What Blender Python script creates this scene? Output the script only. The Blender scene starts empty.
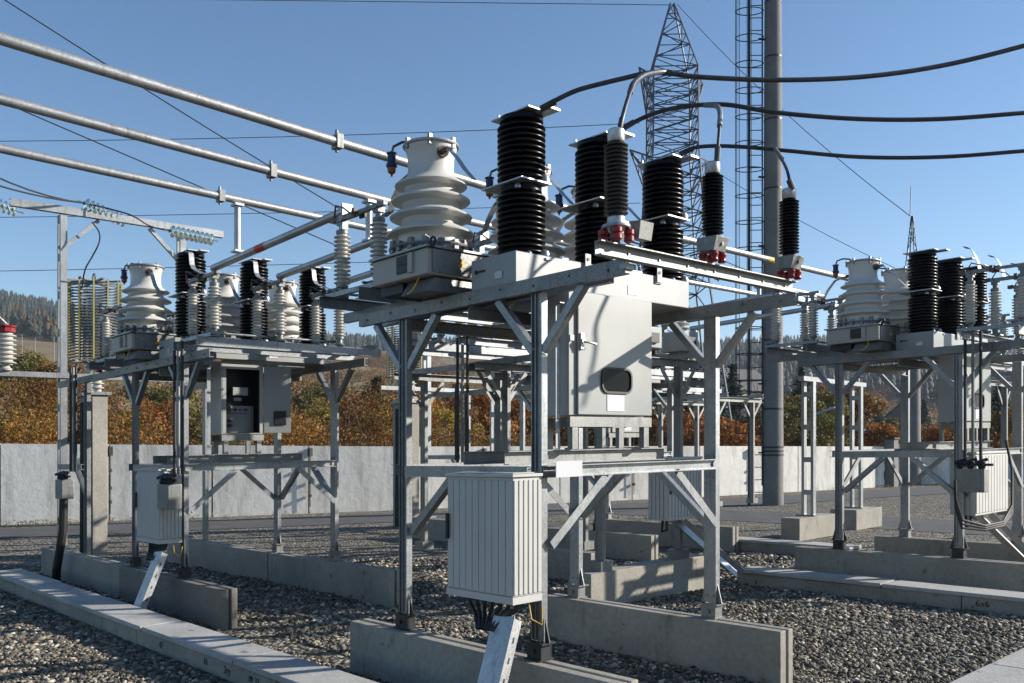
import bpy, math, random
import numpy as np
from mathutils import Vector, Matrix
random.seed(5)
scn = bpy.context.scene
COL = scn.collection
# ------------------------------------------------------------------ frame of reference
YAW = .827
CA, CB = math.cos(YAW), math.sin(YAW)
SLOPE = .018                       # the yard is graded with a slight fall
SX, SY = SLOPE*CA, SLOPE*CB
EYE = 1.9
def G(x, y): return SX*x + SY*y
def pt(px, py, Z):                 # survey helper: bearing + range -> world point
    x = (px-512)/900*Z
    return Vector((CA*x-CB*Z, CB*x+CA*Z, EYE+(447.4-py)/900*Z))
R = math.radians
# ------------------------------------------------------------------ materials
def newmat(name):
    m = bpy.data.materials.new(name); m.use_nodes = True
    nt = m.node_tree; b = nt.nodes['Principled BSDF']
    return m, nt, b
def N(nt, t, **kw):
    n = nt.nodes.new(t)
    for k, v in kw.items():
        if k in n.inputs: n.inputs[k].default_value = v
        else: setattr(n, k, v)
    return n
def L(nt, a, b): nt.links.new(a, b)
def ramp(nt, fac, stops):
    r = nt.nodes.new('ShaderNodeValToRGB')
    e = r.color_ramp.elements
    while len(e) < len(stops): e.new(.5)
    for i, (p, c) in enumerate(stops):
        e[i].position = p; e[i].color = (*c, 1) if len(c) == 3 else c
    L(nt, fac, r.inputs[0]); return r.outputs[0]
def coords(nt, scale=1.0, obj=True, gen='Object'):
    tc = nt.nodes.new('ShaderNodeTexCoord')
    mp = nt.nodes.new('ShaderNodeMapping')
    s = scale if isinstance(scale, tuple) else (scale,)*3
    mp.inputs['Scale'].default_value = s
    L(nt, tc.outputs[gen], mp.inputs[0]); return mp.outputs[0]
def wcoords(nt, scale=1.0):
    g = nt.nodes.new('ShaderNodeNewGeometry')
    mp = nt.nodes.new('ShaderNodeMapping')
    s = scale if isinstance(scale, tuple) else (scale,)*3
    mp.inputs['Scale'].default_value = s
    L(nt, g.outputs['Position'], mp.inputs[0]); return mp.outputs[0]
def noise(nt, vec, scale, detail=4, rough=.55):
    n = N(nt, 'ShaderNodeTexNoise', Scale=scale, Detail=detail, Roughness=rough)
    L(nt, vec, n.inputs['Vector']); return n.outputs['Fac']
def bump(nt, b, h, strength=.3, dist=.01):
    bp = N(nt, 'ShaderNodeBump', Strength=strength, Distance=dist)
    L(nt, h, bp.inputs['Height']); L(nt, bp.outputs[0], b.inputs['Normal'])
def simple(name, col, rough=.5, metal=0., var=.12, nscale=6., bs=.08, dirt=0., dirtcol=(.1,.08,.05), dscale=3., coat=0.):
    m, nt, b = newmat(name)
    v = wcoords(nt)
    f = noise(nt, v, nscale, 5)
    lo = tuple(c*(1-var) for c in col); hi = tuple(min(1, c*(1+var)) for c in col)
    c = ramp(nt, f, [(.3, lo), (.7, hi)])
    if dirt > 0:
        vs = wcoords(nt, (1, 1, .25))
        d = noise(nt, vs, dscale, 8, .7)
        dm = ramp(nt, d, [(.5, (0,0,0)), (.78, (dirt,)*3)])
        mx = N(nt, 'ShaderNodeMix', data_type='RGBA')
        L(nt, dm, mx.inputs[0]); L(nt, c, mx.inputs[6]); mx.inputs[7].default_value = (*dirtcol, 1)
        c = mx.outputs[2]
    L(nt, c, b.inputs['Base Color'])
    b.inputs['Metallic'].default_value = metal
    r = N(nt, 'ShaderNodeMapRange'); L(nt, f, r.inputs[0])
    r.inputs[3].default_value = max(.02, rough-.1); r.inputs[4].default_value = min(1, rough+.1)
    L(nt, r.outputs[0], b.inputs['Roughness'])
    b.inputs['Coat Weight'].default_value = coat
    if bs: bump(nt, b, noise(nt, v, nscale*8, 3), bs, .003)
    return m
def galv(name, col=(.31,.325,.335), metal=.72, rough=.40):
    m, nt, b = newmat(name)
    v = wcoords(nt)
    vo = N(nt, 'ShaderNodeTexVoronoi', Scale=70.); L(nt, v, vo.inputs['Vector'])
    big = noise(nt, v, 2.2, 6, .65)
    streak = noise(nt, wcoords(nt, (6, 6, .5)), 3, 5, .6)
    c1 = ramp(nt, big, [(.3, tuple(c*.72 for c in col)), (.7, tuple(c*1.12 for c in col))])
    sp = ramp(nt, vo.outputs['Color'], [(.2, (.82,.82,.82)), (.8, (1,1,1))])
    mx = N(nt, 'ShaderNodeMix', data_type='RGBA', blend_type='MULTIPLY'); mx.inputs[0].default_value = 1
    L(nt, c1, mx.inputs[6]); L(nt, sp, mx.inputs[7])
    st = ramp(nt, streak, [(.55, (1,1,1)), (.75, (.62,.6,.56))])
    m2 = N(nt, 'ShaderNodeMix', data_type='RGBA', blend_type='MULTIPLY'); m2.inputs[0].default_value = 1
    L(nt, mx.outputs[2], m2.inputs[6]); L(nt, st, m2.inputs[7])
    L(nt, m2.outputs[2], b.inputs['Base Color'])
    b.inputs['Metallic'].default_value = metal
    r = N(nt, 'ShaderNodeMapRange'); L(nt, vo.outputs['Distance'], r.inputs[0])
    r.inputs[2].default_value = 1.; r.inputs[3].default_value = rough-.08; r.inputs[4].default_value = rough+.18
    L(nt, r.outputs[0], b.inputs['Roughness'])
    bump(nt, b, big, .15, .004)
    return m
M = {}
M['galv'] = galv('galvanised_steel')
M['galvdark'] = galv('weathered_galvanised', (.24,.245,.24), .6, .46)
M['alu'] = galv('aluminium', (.47,.475,.475), .7, .36)
M['paint'] = simple('light_grey_paint', (.265,.275,.27), .42, 0, .09, 1.6, .03, .38, (.19,.175,.145), 5, .1)
M['beige'] = simple('beige_grey_paint', (.33,.32,.285), .5, 0, .06, 3, .03, .22, (.25,.22,.17), 4)
M['kiosk'] = simple('warm_grey_kiosk', (.44,.435,.41), .6, 0, .05, 3, .05, .2, (.25,.23,.19), 5)
M['porcelain'] = simple('white_grp', (.52,.515,.485), .38, 0, .05, 3, .03, .22, (.34,.31,.25), 3, .15)
M['white_ins'] = simple('glazed_white_porcelain', (.46,.45,.41), .25, 0, .06, 5, .02, .25, (.3,.27,.2), 6, .3)
M['black'] = simple('black_silicone', (.005,.005,.006), .30, 0, .3, 9, .02)
M['black'].node_tree.nodes['Principled BSDF'].inputs['Specular IOR Level'].default_value = .16
M['darkgrey'] = simple('dark_grey_silicone', (.028,.028,.03), .5, 0, .2, 9, .03)
M['rubber'] = simple('black_rubber', (.012,.012,.012), .55, 0, .3, 9, .05)
M['blacksteel'] = simple('black_painted_steel', (.02,.022,.025), .5, .2, .3, 5, .1)
M['cable'] = simple('weathered_cable', (.055,.055,.06), .45, .5, .3, 20, .1)
M['red'] = simple('red_paint', (.22,.006,.006), .35, 0, .15, 8, .05, .3, (.12,.02,.01), 6)
M['redband'] = simple('red_band', (.5,.02,.02), .45, 0, .1, 8, .03)
M['yellow'] = simple('yellow_paint', (.55,.36,.02), .5, 0, .12, 8, .03)
M['yellowgreen'] = simple('yellowed_rod', (.22,.2,.05), .5, 0, .15, 8, .03)
M['blue'] = simple('blue_plastic', (.01,.015,.07), .4, 0, .1, 8, .0)
M['darkpanel'] = simple('gear_panel_grey', (.16,.165,.165), .5, 0, .1, 6, .02)
M['phaseblue'] = simple('blue_button', (.02,.04,.3), .4, 0, .1, 8, .0)
M['orange'] = simple('orange_gel', (.22,.06,.02), .3, 0, .2, 20, .0)
M['white'] = simple('white_plate', (.5,.51,.53), .5, 0, .03, 4, .02)
M['bronze'] = simple('contact_copper', (.10,.075,.06), .5, .6, .3, 18, .15)
M['roof_blue'] = simple('pale_blue_roof', (.3,.38,.48), .5, 0, .05, 1, .05)
M['roof_dark'] = simple('dark_roof', (.08,.075,.08), .7, 0, .2, 1, .05)
M['plaster'] = simple('house_plaster', (.55,.52,.46), .85, 0, .08, .6, .05)
M['brickred'] = simple('red_house', (.25,.1,.07), .85, 0, .1, .6, .05)
M['bark'] = simple('bark', (.055,.042,.032), .9, 0, .3, 6, .5)
M['ink'] = simple('marker_ink', (.01,.01,.012), .7, 0, .1, 4, 0)
m, nt, b = newmat('window_glass'); b.inputs['Base Color'].default_value = (.008,.009,.01,1); b.inputs['Roughness'].default_value = .12; b.inputs['Specular IOR Level'].default_value = .1
M['glass'] = m
m, nt, b = newmat('teal_glass'); b.inputs['Base Color'].default_value = (.85,.97,.92,1); b.inputs['Roughness'].default_value = .08; b.inputs['Transmission Weight'].default_value = .8; b.inputs['IOR'].default_value = 1.45
M['teal'] = m
# concrete
def concrete(name, col, stain=(.13,.11,.085), warm=.0, dark=.6, mold=(.06,.07,.05)):
    m, nt, b = newmat(name)
    v = wcoords(nt)
    big = noise(nt, v, 1.1, 7, .62); fine = noise(nt, v, 22, 6, .7)
    c1 = ramp(nt, big, [(.3, tuple(c*.78 for c in col)), (.7, tuple(c*1.15 for c in col))])
    c2 = ramp(nt, fine, [(.25, (.72,.72,.72)), (.6, (1,1,1))])
    mx = N(nt, 'ShaderNodeMix', data_type='RGBA', blend_type='MULTIPLY'); mx.inputs[0].default_value = 1
    L(nt, c1, mx.inputs[6]); L(nt, c2, mx.inputs[7])
    s = noise(nt, wcoords(nt, (1, 1, .35)), 2.6, 8, .75)
    sm = ramp(nt, s, [(.55, (0,0,0)), (.72, (dark,)*3)])
    m2 = N(nt, 'ShaderNodeMix', data_type='RGBA'); L(nt, sm, m2.inputs[0]); L(nt, mx.outputs[2], m2.inputs[6]); m2.inputs[7].default_value = (*stain, 1)
    s3 = noise(nt, v, 5.5, 5, .6)
    sm3 = ramp(nt, s3, [(.66, (0,0,0)), (.72, (.75,)*3)])
    m3 = N(nt, 'ShaderNodeMix', data_type='RGBA'); L(nt, sm3, m3.inputs[0]); L(nt, m2.outputs[2], m3.inputs[6]); m3.inputs[7].default_value = (*mold, 1)
    L(nt, m3.outputs[2], b.inputs['Base Color']); b.inputs['Roughness'].default_value = .88
    ad = N(nt, 'ShaderNodeMath', operation='ADD'); L(nt, fine, ad.inputs[0]); L(nt, big, ad.inputs[1])
    bump(nt, b, ad.outputs[0], .5, .012)
    return m
M['concrete'] = concrete('foundation_concrete', (.31,.292,.25), (.11,.096,.073), dark=.9, mold=(.05,.045,.038))
M['concrete_grimy'] = concrete('grimy_concrete', (.19,.178,.155), (.05,.044,.037), dark=.95, mold=(.02,.018,.015))
M['slab'] = concrete('slab_concrete', (.40,.395,.375), (.12,.11,.095), dark=.5)
M['post_concrete'] = concrete('rough_post_concrete', (.30,.285,.25), (.15,.14,.12), dark=.7)
M['mast_concrete'] = concrete('mast_concrete', (.19,.188,.182), (.08,.08,.078), dark=.6)
# wall plaster, rough cast
m, nt, b = newmat('rough_wall'); v = wcoords(nt)
f1 = noise(nt, v, .45, 6, .6); f2 = noise(nt, v, 5, 6, .7)
c1 = ramp(nt, f1, [(.3, (.68,.655,.60)), (.7, (.80,.775,.72))]); c2 = ramp(nt, f2, [(.3, (.88,.88,.87)), (.6, (1,1,1))])
mx = N(nt, 'ShaderNodeMix', data_type='RGBA', blend_type='MULTIPLY'); mx.inputs[0].default_value = 1
L(nt, c1, mx.inputs[6]); L(nt, c2, mx.inputs[7])
st = noise(nt, wcoords(nt, (1.4,1.4,.22)), 1.5, 7, .75); sm = ramp(nt, st, [(.48, (0,0,0)), (.72, (.75,)*3)])
m2 = N(nt, 'ShaderNodeMix', data_type='RGBA'); L(nt, sm, m2.inputs[0]); L(nt, mx.outputs[2], m2.inputs[6]); m2.inputs[7].default_value = (.25,.235,.205,1)
L(nt, m2.outputs[2], b.inputs['Base Color']); b.inputs['Roughness'].default_value = .95
bump(nt, b, f2, .4, .03); M['wall'] = m
# gravel (far sheet)
m, nt, b = newmat('gravel_sheet'); v = wcoords(nt)
vo = N(nt, 'ShaderNodeTexVoronoi', Scale=19.); L(nt, v, vo.inputs['Vector'])
vo2 = N(nt, 'ShaderNodeTexVoronoi', Scale=33.); L(nt, v, vo2.inputs['Vector'])
sep = N(nt, 'ShaderNodeSeparateColor'); L(nt, vo.outputs['Color'], sep.inputs[0])
cc = ramp(nt, sep.outputs[0], [(0, (.05,.044,.034)), (.3, (.12,.108,.085)), (.65, (.24,.218,.175)), (1, (.5,.46,.38))])
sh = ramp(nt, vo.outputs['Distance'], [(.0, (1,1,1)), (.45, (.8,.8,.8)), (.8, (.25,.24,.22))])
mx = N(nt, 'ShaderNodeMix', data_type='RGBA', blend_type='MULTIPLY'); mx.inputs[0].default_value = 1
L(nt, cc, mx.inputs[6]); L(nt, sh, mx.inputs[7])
bigm = noise(nt, v, .35, 5, .6); bc = ramp(nt, bigm, [(.3, (.8,.79,.76)), (.7, (1.05,1.04,1.0))])
m2 = N(nt, 'ShaderNodeMix', data_type='RGBA', blend_type='MULTIPLY'); m2.inputs[0].default_value = 1
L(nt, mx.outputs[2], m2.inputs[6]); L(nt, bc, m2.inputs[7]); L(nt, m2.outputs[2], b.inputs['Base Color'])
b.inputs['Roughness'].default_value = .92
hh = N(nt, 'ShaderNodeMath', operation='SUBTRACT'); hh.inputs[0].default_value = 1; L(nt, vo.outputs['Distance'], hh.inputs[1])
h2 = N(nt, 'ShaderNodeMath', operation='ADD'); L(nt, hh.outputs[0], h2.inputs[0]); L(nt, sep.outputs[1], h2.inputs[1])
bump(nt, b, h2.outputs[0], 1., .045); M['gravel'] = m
# stones (per-stone colour through a vertex attribute of the stone's own rock tone)
m, nt, b = newmat('gravel_stone')
at = N(nt, 'ShaderNodeAttribute', attribute_name='tone')
cc = ramp(nt, at.outputs['Fac'], [(0, (.03,.026,.02)), (.4, (.09,.078,.059)), (.74, (.25,.218,.165)), (1, (.58,.53,.43))])
fn = noise(nt, wcoords(nt), 60, 4); c2 = ramp(nt, fn, [(.3, (.75,.75,.75)), (.7, (1.1,1.1,1.1))])
mx = N(nt, 'ShaderNodeMix', data_type='RGBA', blend_type='MULTIPLY'); mx.inputs[0].default_value = 1
L(nt, cc, mx.inputs[6]); L(nt, c2, mx.inputs[7]); L(nt, mx.outputs[2], b.inputs['Base Color']); b.inputs['Roughness'].default_value = .85
M['stone'] = m
# asphalt
m, nt, b = newmat('asphalt'); v = wcoords(nt)
f1 = noise(nt, v, 1.2, 6); f2 = noise(nt, v, 60, 3)
c1 = ramp(nt, f1, [(.3, (.05,.05,.05)), (.7, (.085,.083,.08))]); L(nt, c1, b.inputs['Base Color']); b.inputs['Roughness'].default_value = .85
bump(nt, b, f2, .5, .01); M['asphalt'] = m
# terrain
m, nt, b = newmat('hill_grass'); v = wcoords(nt)
f1 = noise(nt, v, .018, 7, .6); f2 = noise(nt, v, .12, 6, .65); f3 = noise(nt, v, 1.5, 4)
c1 = ramp(nt, f1, [(.30, (.10,.058,.024)), (.5, (.17,.125,.058)), (.7, (.105,.085,.032))])
c2 = ramp(nt, f2, [(.3, (.62,.6,.58)), (.65, (1.12,1.1,1.05))])
mx = N(nt, 'ShaderNodeMix', data_type='RGBA', blend_type='MULTIPLY'); mx.inputs[0].default_value = 1
L(nt, c1, mx.inputs[6]); L(nt, c2, mx.inputs[7]); L(nt, mx.outputs[2], b.inputs['Base Color']); b.inputs['Roughness'].default_value = .95
bump(nt, b, f3, .6, .3); M['hill'] = m
def leafmat(name, cols, scale=.6):
    m, nt, b = newmat(name)
    at = N(nt, 'ShaderNodeAttribute', attribute_name='tone')
    n1 = noise(nt, wcoords(nt), scale, 4, .6)
    ad = N(nt, 'ShaderNodeMath', operation='MULTIPLY_ADD'); L(nt, at.outputs['Fac'], ad.inputs[0]); ad.inputs[1].default_value = .45; 
    s2 = N(nt, 'ShaderNodeMath', operation='MULTIPLY'); L(nt, n1, s2.inputs[0]); s2.inputs[1].default_value = .6
    L(nt, s2.outputs[0], ad.inputs[2])
    k = len(cols); c = ramp(nt, ad.outputs[0], [(.12+.7*i/(k-1), cols[i]) for i in range(k)])
    L(nt, c, b.inputs['Base Color']); b.inputs['Roughness'].default_value = .75
    b.inputs['Subsurface Weight'].default_value = 0
    tr = N(nt, 'ShaderNodeBsdfTranslucent'); L(nt, c, tr.inputs['Color'])
    ms = N(nt, 'ShaderNodeMixShader'); ms.inputs[0].default_value = .3
    out = nt.nodes['Material Output']; L(nt, b.outputs[0], ms.inputs[1]); L(nt, tr.outputs[0], ms.inputs[2]); L(nt, ms.outputs[0], out.inputs[0])
    return m
M['autumn'] = leafmat('autumn_leaves', [(.02,.013,.006), (.06,.034,.012), (.19,.075,.014), (.085,.075,.02), (.34,.15,.02), (.05,.05,.016)], .22)
M['rust'] = leafmat('rust_leaves', [(.05,.022,.01), (.15,.055,.012), (.29,.11,.018), (.38,.17,.03)], .4)
M['yellowleaf'] = leafmat('yellow_leaves', [(.07,.05,.012), (.2,.14,.025), (.38,.26,.04), (.46,.3,.05)], .5)
M['redleaf'] = leafmat('red_brown_leaves', [(.03,.015,.01), (.10,.035,.018), (.2,.06,.02)], .5)
M['olive'] = leafmat('olive_leaves', [(.03,.035,.012), (.08,.08,.02), (.15,.13,.03), (.24,.16,.035)], .4)
M['spruce'] = leafmat('spruce_needles', [(.008,.014,.010), (.018,.032,.018), (.035,.055,.028)], .8)
M['forest'] = leafmat('forest_needles', [(.012,.022,.018), (.022,.038,.026), (.045,.055,.03), (.16,.085,.03)], .02)
# ------------------------------------------------------------------ mesh builder
class MB:
    def __init__(s): s.v = []; s.f = []
    def quad8(s, P):
        n = len(s.v); s.v += [tuple(p) for p in P]
        s.f += [(n,n+3,n+2,n+1),(n+4,n+5,n+6,n+7),(n,n+1,n+5,n+4),(n+1,n+2,n+6,n+5),(n+2,n+3,n+7,n+6),(n+3,n,n+4,n+7)]
        return s
    def box(s, x0, x1, y0, y1, z0, z1):
        x0, x1 = min(x0,x1), max(x0,x1); y0, y1 = min(y0,y1), max(y0,y1); z0, z1 = min(z0,z1), max(z0,z1)
        return s.quad8([(x0,y0,z0),(x1,y0,z0),(x1,y1,z0),(x0,y1,z0),(x0,y0,z1),(x1,y0,z1),(x1,y1,z1),(x0,y1,z1)])
    def bar(s, p, q, w, t, up=(0,0,1)):
        p, q = Vector(p), Vector(q); d = (q-p).normalized(); u = Vector(up)
        sd = d.cross(u)
        if sd.length < 1e-4: sd = d.cross(Vector((1,0,0)))
        sd.normalize(); u = sd.cross(d).normalized()
        a, c = sd*w/2, u*t/2
        return s.quad8([p-a-c, p+a-c, q+a-c, q-a-c, p-a+c, p+a+c, q+a+c, q-a+c])
    def angle(s, p, q, w, t, nrm):     # L-section: one leg facing nrm, one leg standing out
        p, q = Vector(p), Vector(q); d = (q-p).normalized(); nv = Vector(nrm).normalized()
        sd = d.cross(nv).normalized()
        s.bar(p, q, w, t, nv)
        o = sd*(w/2-t/2)-nv*(w/2+t*.5)
        s.bar(p+o, q+o, t, w-t, nv)
        return s
    def tube(s, pts, r, n=8, cap=True):
        pts = [Vector(p) for p in pts]; base = len(s.v); prev = None
        for i, p in enumerate(pts):
            if i == 0: d = pts[1]-pts[0]
            elif i == len(pts)-1: d = pts[-1]-pts[-2]
            else: d = (pts[i+1]-pts[i]).normalized()+(pts[i]-pts[i-1]).normalized()
            d.normalize()
            u = Vector((0,0,1)) if prev is None else prev
            sd = d.cross(u)
            if sd.length < 1e-3: sd = d.cross(Vector((1,0,0)))
            sd.normalize(); u = sd.cross(d).normalized(); prev = u
            rr = r[i] if isinstance(r, (list, tuple)) else r
            for k in range(n):
                a = 2*math.pi*k/n; s.v.append(tuple(p+sd*math.cos(a)*rr+u*math.sin(a)*rr))
        for i in range(len(pts)-1):
            for k in range(n):
                a = base+i*n+k; c = base+i*n+(k+1)%n
                s.f.append((a, c, c+n, a+n))
        if cap:
            s.f.append(tuple(base+k for k in range(n))[::-1]); e = base+(len(pts)-1)*n
            s.f.append(tuple(e+k for k in range(n)))
        return s
    def lathe(s, c, prof, n=24, axis=(0,0,1)):
        ax = Vector(axis).normalized(); t = Vector((1,0,0)) if abs(ax.x) < .9 else Vector((0,1,0))
        u = ax.cross(t).normalized(); w = ax.cross(u).normalized(); c = Vector(c); base = len(s.v)
        for r, z in prof:
            for k in range(n):
                a = 2*math.pi*k/n; s.v.append(tuple(c+ax*z+u*math.cos(a)*r+w*math.sin(a)*r))
        for i in range(len(prof)-1):
            for k in range(n):
                a = base+i*n+k; d = base+i*n+(k+1)%n; s.f.append((a, a+n, d+n, d))
        s.f.append(tuple(base+k for k in range(n))); e = base+(len(prof)-1)*n
        s.f.append(tuple(e+k for k in range(n))[::-1])
        return s
    def chan(s, ax, u0, u1, v, z0, z1, fl, t=.007):   # C-section: web at v, flanges to v+fl
        v1 = v+math.copysign(t, fl)
        if ax == 'x':
            s.box(u0,u1,v,v1,z0+t,z1-t); s.box(u0,u1,v,v+fl,z1-t,z1); s.box(u0,u1,v,v+fl,z0,z0+t)
        else:
            s.box(v,v1,u0,u1,z0+t,z1-t); s.box(v,v+fl,u0,u1,z1-t,z1); s.box(v,v+fl,u0,u1,z0,z0+t)
        return s
ORG = {}
def tag(o, label=None, cat=None, group=None, kind=None):
    if label: o['label'] = label
    if cat: o['category'] = cat
    if group: o['group'] = group
    if kind: o['kind'] = kind
    return o
def T(name, label, cat, at, group=None):
    o = bpy.data.objects.new(name, None); o.empty_display_size = .1
    x, y = at[0], at[1]; h = at[2] if len(at) > 2 else 0
    o.location = (x, y, G(x,y)+h); COL.objects.link(o); ORG[o.name] = (x, y, h)
    return tag(o, label, cat, group)
def build(mb, name, mat, parent=None, at=None, shear=True, sharp=35, bevel=0, tone=None):
    me = bpy.data.meshes.new(name)
    if parent is not None: x0, y0, h0 = ORG[parent.name]
    else: x0, y0, h0 = (list(at)+[0])[:3] if at else (0,0,0)
    V = np.array(mb.v, float)
    if shear:
        V[:,2] += SX*(V[:,0]-x0)+SY*(V[:,1]-y0)
        V -= (x0, y0, h0)
        loc = (x0, y0, G(x0,y0)+h0)
    else:
        V -= (x0, y0, h0); loc = (x0, y0, h0)
    me.from_pydata(V.tolist(), [], mb.f)
    me.materials.append(M[mat] if isinstance(mat, str) else mat)
    me.polygons.foreach_set('use_smooth', [True]*len(me.polygons))
    me.set_sharp_from_angle(angle=R(sharp))
    me.update()
    o = bpy.data.objects.new(name, me); COL.objects.link(o)
    if parent is not None: o.parent = parent
    else: o.location = loc
    ORG[o.name] = (x0, y0, h0)
    if bevel:
        bv = o.modifiers.new('bevel', 'BEVEL'); bv.width = bevel; bv.segments = 2; bv.limit_method = 'ANGLE'
    return o
def P(mb, name, mat, parent, **k): return build(mb, name, mat, parent, **k)
def single(mb, name, mat, label, cat, at, group=None, **k):
    return tag(build(mb, name, mat, None, at, **k), label, cat, group)
CHILD = {}
def copy_thing(o, dx, dy, label, group=None, dz=None):
    c = o.copy(); COL.objects.link(c)
    g = G(dx, dy) if dz is None else dz
    c.location = (o.location[0]+dx, o.location[1]+dy, o.location[2]+g)
    c['label'] = label
    if group: c['group'] = group
    for ch in o.children:
        d = ch.copy(); COL.objects.link(d); d.parent = c
        for g2 in ch.children:
            e = g2.copy(); COL.objects.link(e); e.parent = d
    return c
def sheds(rc, rs, n, z0, z1, droop=.3, tip=.18):
    out = [(rc, z0)]; p = (z1-z0)/n
    for i in range(n):
        z = z0+p*i
        out += [(rc, z+p*.22), (rs-.002, z+p*(.42-droop*.2)), (rs, z+p*(.42-droop*.2+tip)), (rc+(rs-rc)*.35, z+p*.72), (rc, z+p*.86)]
    out.append((rc, z1)); return out
# ------------------------------------------------------------------ constants of a bay
XB, XA, YF, YR = -4.46, -6.03, 4.36, 6.40
DX, DY = -6.0, 7.28
BAY = {'near': (0,0), 'left': (DX,0), 'right': (0,DY), 'far': (DX,DY)}
PH = (4.37, 5.18, 5.99)
# ------------------------------------------------------------------ support frame
def column(mb, x, y, z0, z1, web='mid', w=.11):
    t = .007; h = w/2; d = .028
    mb.box(x-h, x-h+t, y-d, y+d, z0, z1); mb.box(x+h-t, x+h, y-d, y+d, z0, z1)
    if web == 'mid':
        mb.box(x-h+t, x+h-t, y-.006, y+.001, z0, z1)
        mb.box(x-.022, x-.014, y-d+.006, y-.006, z0, z1)
    else: mb.box(x-h+t, x+h-t, y-d+.001, y-d+t, z0, z1)
def frame(label, arrester):
    f = T('steel_frame', label, 'steel frame', (-5.2, 5.3, .43), 'galvanised equipment frames')
    for x in (XA, XB):
        for y in (YF, YR):
            mb = MB(); column(mb, x, y, .56, 2.965, 'mid' if y == YF else 'face', .105 if y == YF else .12)
            for zz in (.62, 1.62, 1.80, 2.80):       # bolts
                for s in (-1, 1): mb.lathe((x+.03*s, y-(.030 if y == YR else -.018), zz), [(.009,-.006),(.009,.006)], 6, (0,1,0))
            c = P(mb, 'column', 'galv', f)
            mb = MB(); mb.box(x-.10,x+.10,y-.07,y+.07,.545,.556); mb.box(x-.07,x+.07,y-.05,y-.042,.44,.545); mb.box(x-.07,x+.07,y+.042,y+.05,.44,.545)
            mb.box(x+.062,x+.07,y-.041,y+.041,.44,.545); mb.box(x-.08,x+.08,y-.07,y+.07,.43,.44)
            mb.lathe((x,y-.055,.49), [(.018,-.01),(.018,.01)], 6, (0,1,0))
            for s in (-1, 1):                       # gusset wings
                n = len(mb.v); e = x+s*.06
                mb.v += [(e,y-.004,.557),(e+s*.045,y-.004,.557),(e,y-.004,.72),(e,y+.004,.557),(e+s*.045,y+.004,.557),(e,y+.004,.72)]
                mb.f += [(n,n+1,n+2),(n+3,n+5,n+4),(n,n+2,n+5,n+3),(n+1,n+4,n+5,n+2),(n,n+3,n+4,n+1)]
            P(mb, 'base_plate', 'blacksteel' if y == YF else 'galvdark', c)
    # top beams along X
    for y, fl in ((4.298, .05), (6.335, .05)):
        mb = MB().chan('x', -6.63, -3.64, y, 2.967, 3.065, fl)
        for k in range(9): mb.lathe((-6.5+k*.34, y-.003, 3.01+.02*(k%2)), [(.010,-.007),(.010,.004)], 6, (0,1,0))
        P(mb, 'top_beam', 'galvdark', f)
    mb = MB().chan('x', -6.63, -3.9, 4.50, 2.967, 3.065, -.05); P(mb, 'top_beam', 'galv', f)
    # top cross beams along Y
    for x, fl in ((-6.0, .05), (-5.22, .05)):
        P(MB().chan('y', 4.352, 6.333, x, 2.87, 2.964, fl), 'cross_beam', 'galvdark', f)
    # mid level ring
    P(MB().chan('x', XA+.07, XB-.07, 4.30, 1.68, 1.765, .045), 'side_rail', 'galv', f)
    P(MB().chan('x', XA+.07, XB-.07, 6.46, 1.68, 1.765, -.045), 'side_rail', 'galv', f)
    mb = MB().chan('y', 4.34, 6.368, XB+.056, 1.688, 1.772, .045)
    mb.lathe((XB+.066, 6.33, 1.73), [(.022,-.01),(.022,.012)], 6, (1,0,0))
    P(mb, 'side_rail', 'galv', f)
    P(MB().chan('y', 4.30, 6.46, XA-.07, 1.685, 1.775, -.045), 'side_rail', 'galv', f)
    P(MB().chan('y', 4.25, 6.05, -4.70, 1.776, 1.875, .05), 'shelf_rail', 'galvdark', f)
    P(MB().chan('y', 4.25, 6.05, -5.15, 1.778, 1.875, .05), 'shelf_rail', 'galvdark', f)
    # braces
    for x in (XA, XB):
        for y, off in ((YF, 0), (YR, 0)):
            yy = y-.02
            for s in (-1, 1):
                mb = MB().angle((x+s*.05, yy, 2.56), (x+s*.42, yy, 2.965), .055, .006, (0,-1,0)); P(mb, 'brace', 'galv', f)
    for x in (XB+.085, XA-.0):
        mb = MB().angle((x, YF+.04, 1.22), (x, YF+.60, 1.68), .065, .006, (1,0,0)); P(mb, 'brace', 'galv', f)
        mb = MB().angle((x, YR-.04, 1.22), (x, YR-.58, 1.68), .065, .006, (1,0,0)); P(mb, 'brace', 'galv', f)
    mb = MB().angle((XA+.06, YF, 1.22), (XA+.60, YF, 1.68), .06, .006, (0,-1,0)); P(mb, 'brace', 'galv', f)
    mb = MB().angle((XB-.06, YF, 1.22), (XB-.60, YF, 1.68), .06, .006, (0,-1,0)); P(mb, 'brace', 'galv', f)
    mb = MB().angle((XA+.06, YR, 1.22), (XA+.60, YR, 1.68), .06, .006, (0,-1,0)); P(mb, 'brace', 'galv', f)
    mb = MB().angle((XB-.06, YR, 1.22), (XB-.60, YR, 1.68), .06, .006, (0,-1,0)); P(mb, 'brace', 'galv', f)
    if arrester:
        mb = MB().chan('y', 3.95, 6.16, -3.575, 3.022, 3.108, .055)
        for k in range(7): mb.lathe((-3.566, 4.25+k*.3, 3.07), [(.009,-.006),(.009,.006)], 6, (1,0,0))
        o = P(mb, 'arrester_beam', 'galvdark', f)
        for q_ in (4.25, 6.29): P(MB().box(-3.637,-3.59,q_,q_+.1,2.985,3.02), 'clamp_plate', 'galv', f)
        P(MB().box(-4.30,-4.295,4.36,4.62,1.69,1.80).box(-4.33,-4.301,4.38,4.60,1.73,1.75), 'blank_plate', 'white', f)['label'] = 'small blank white plate'
    else:
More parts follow.
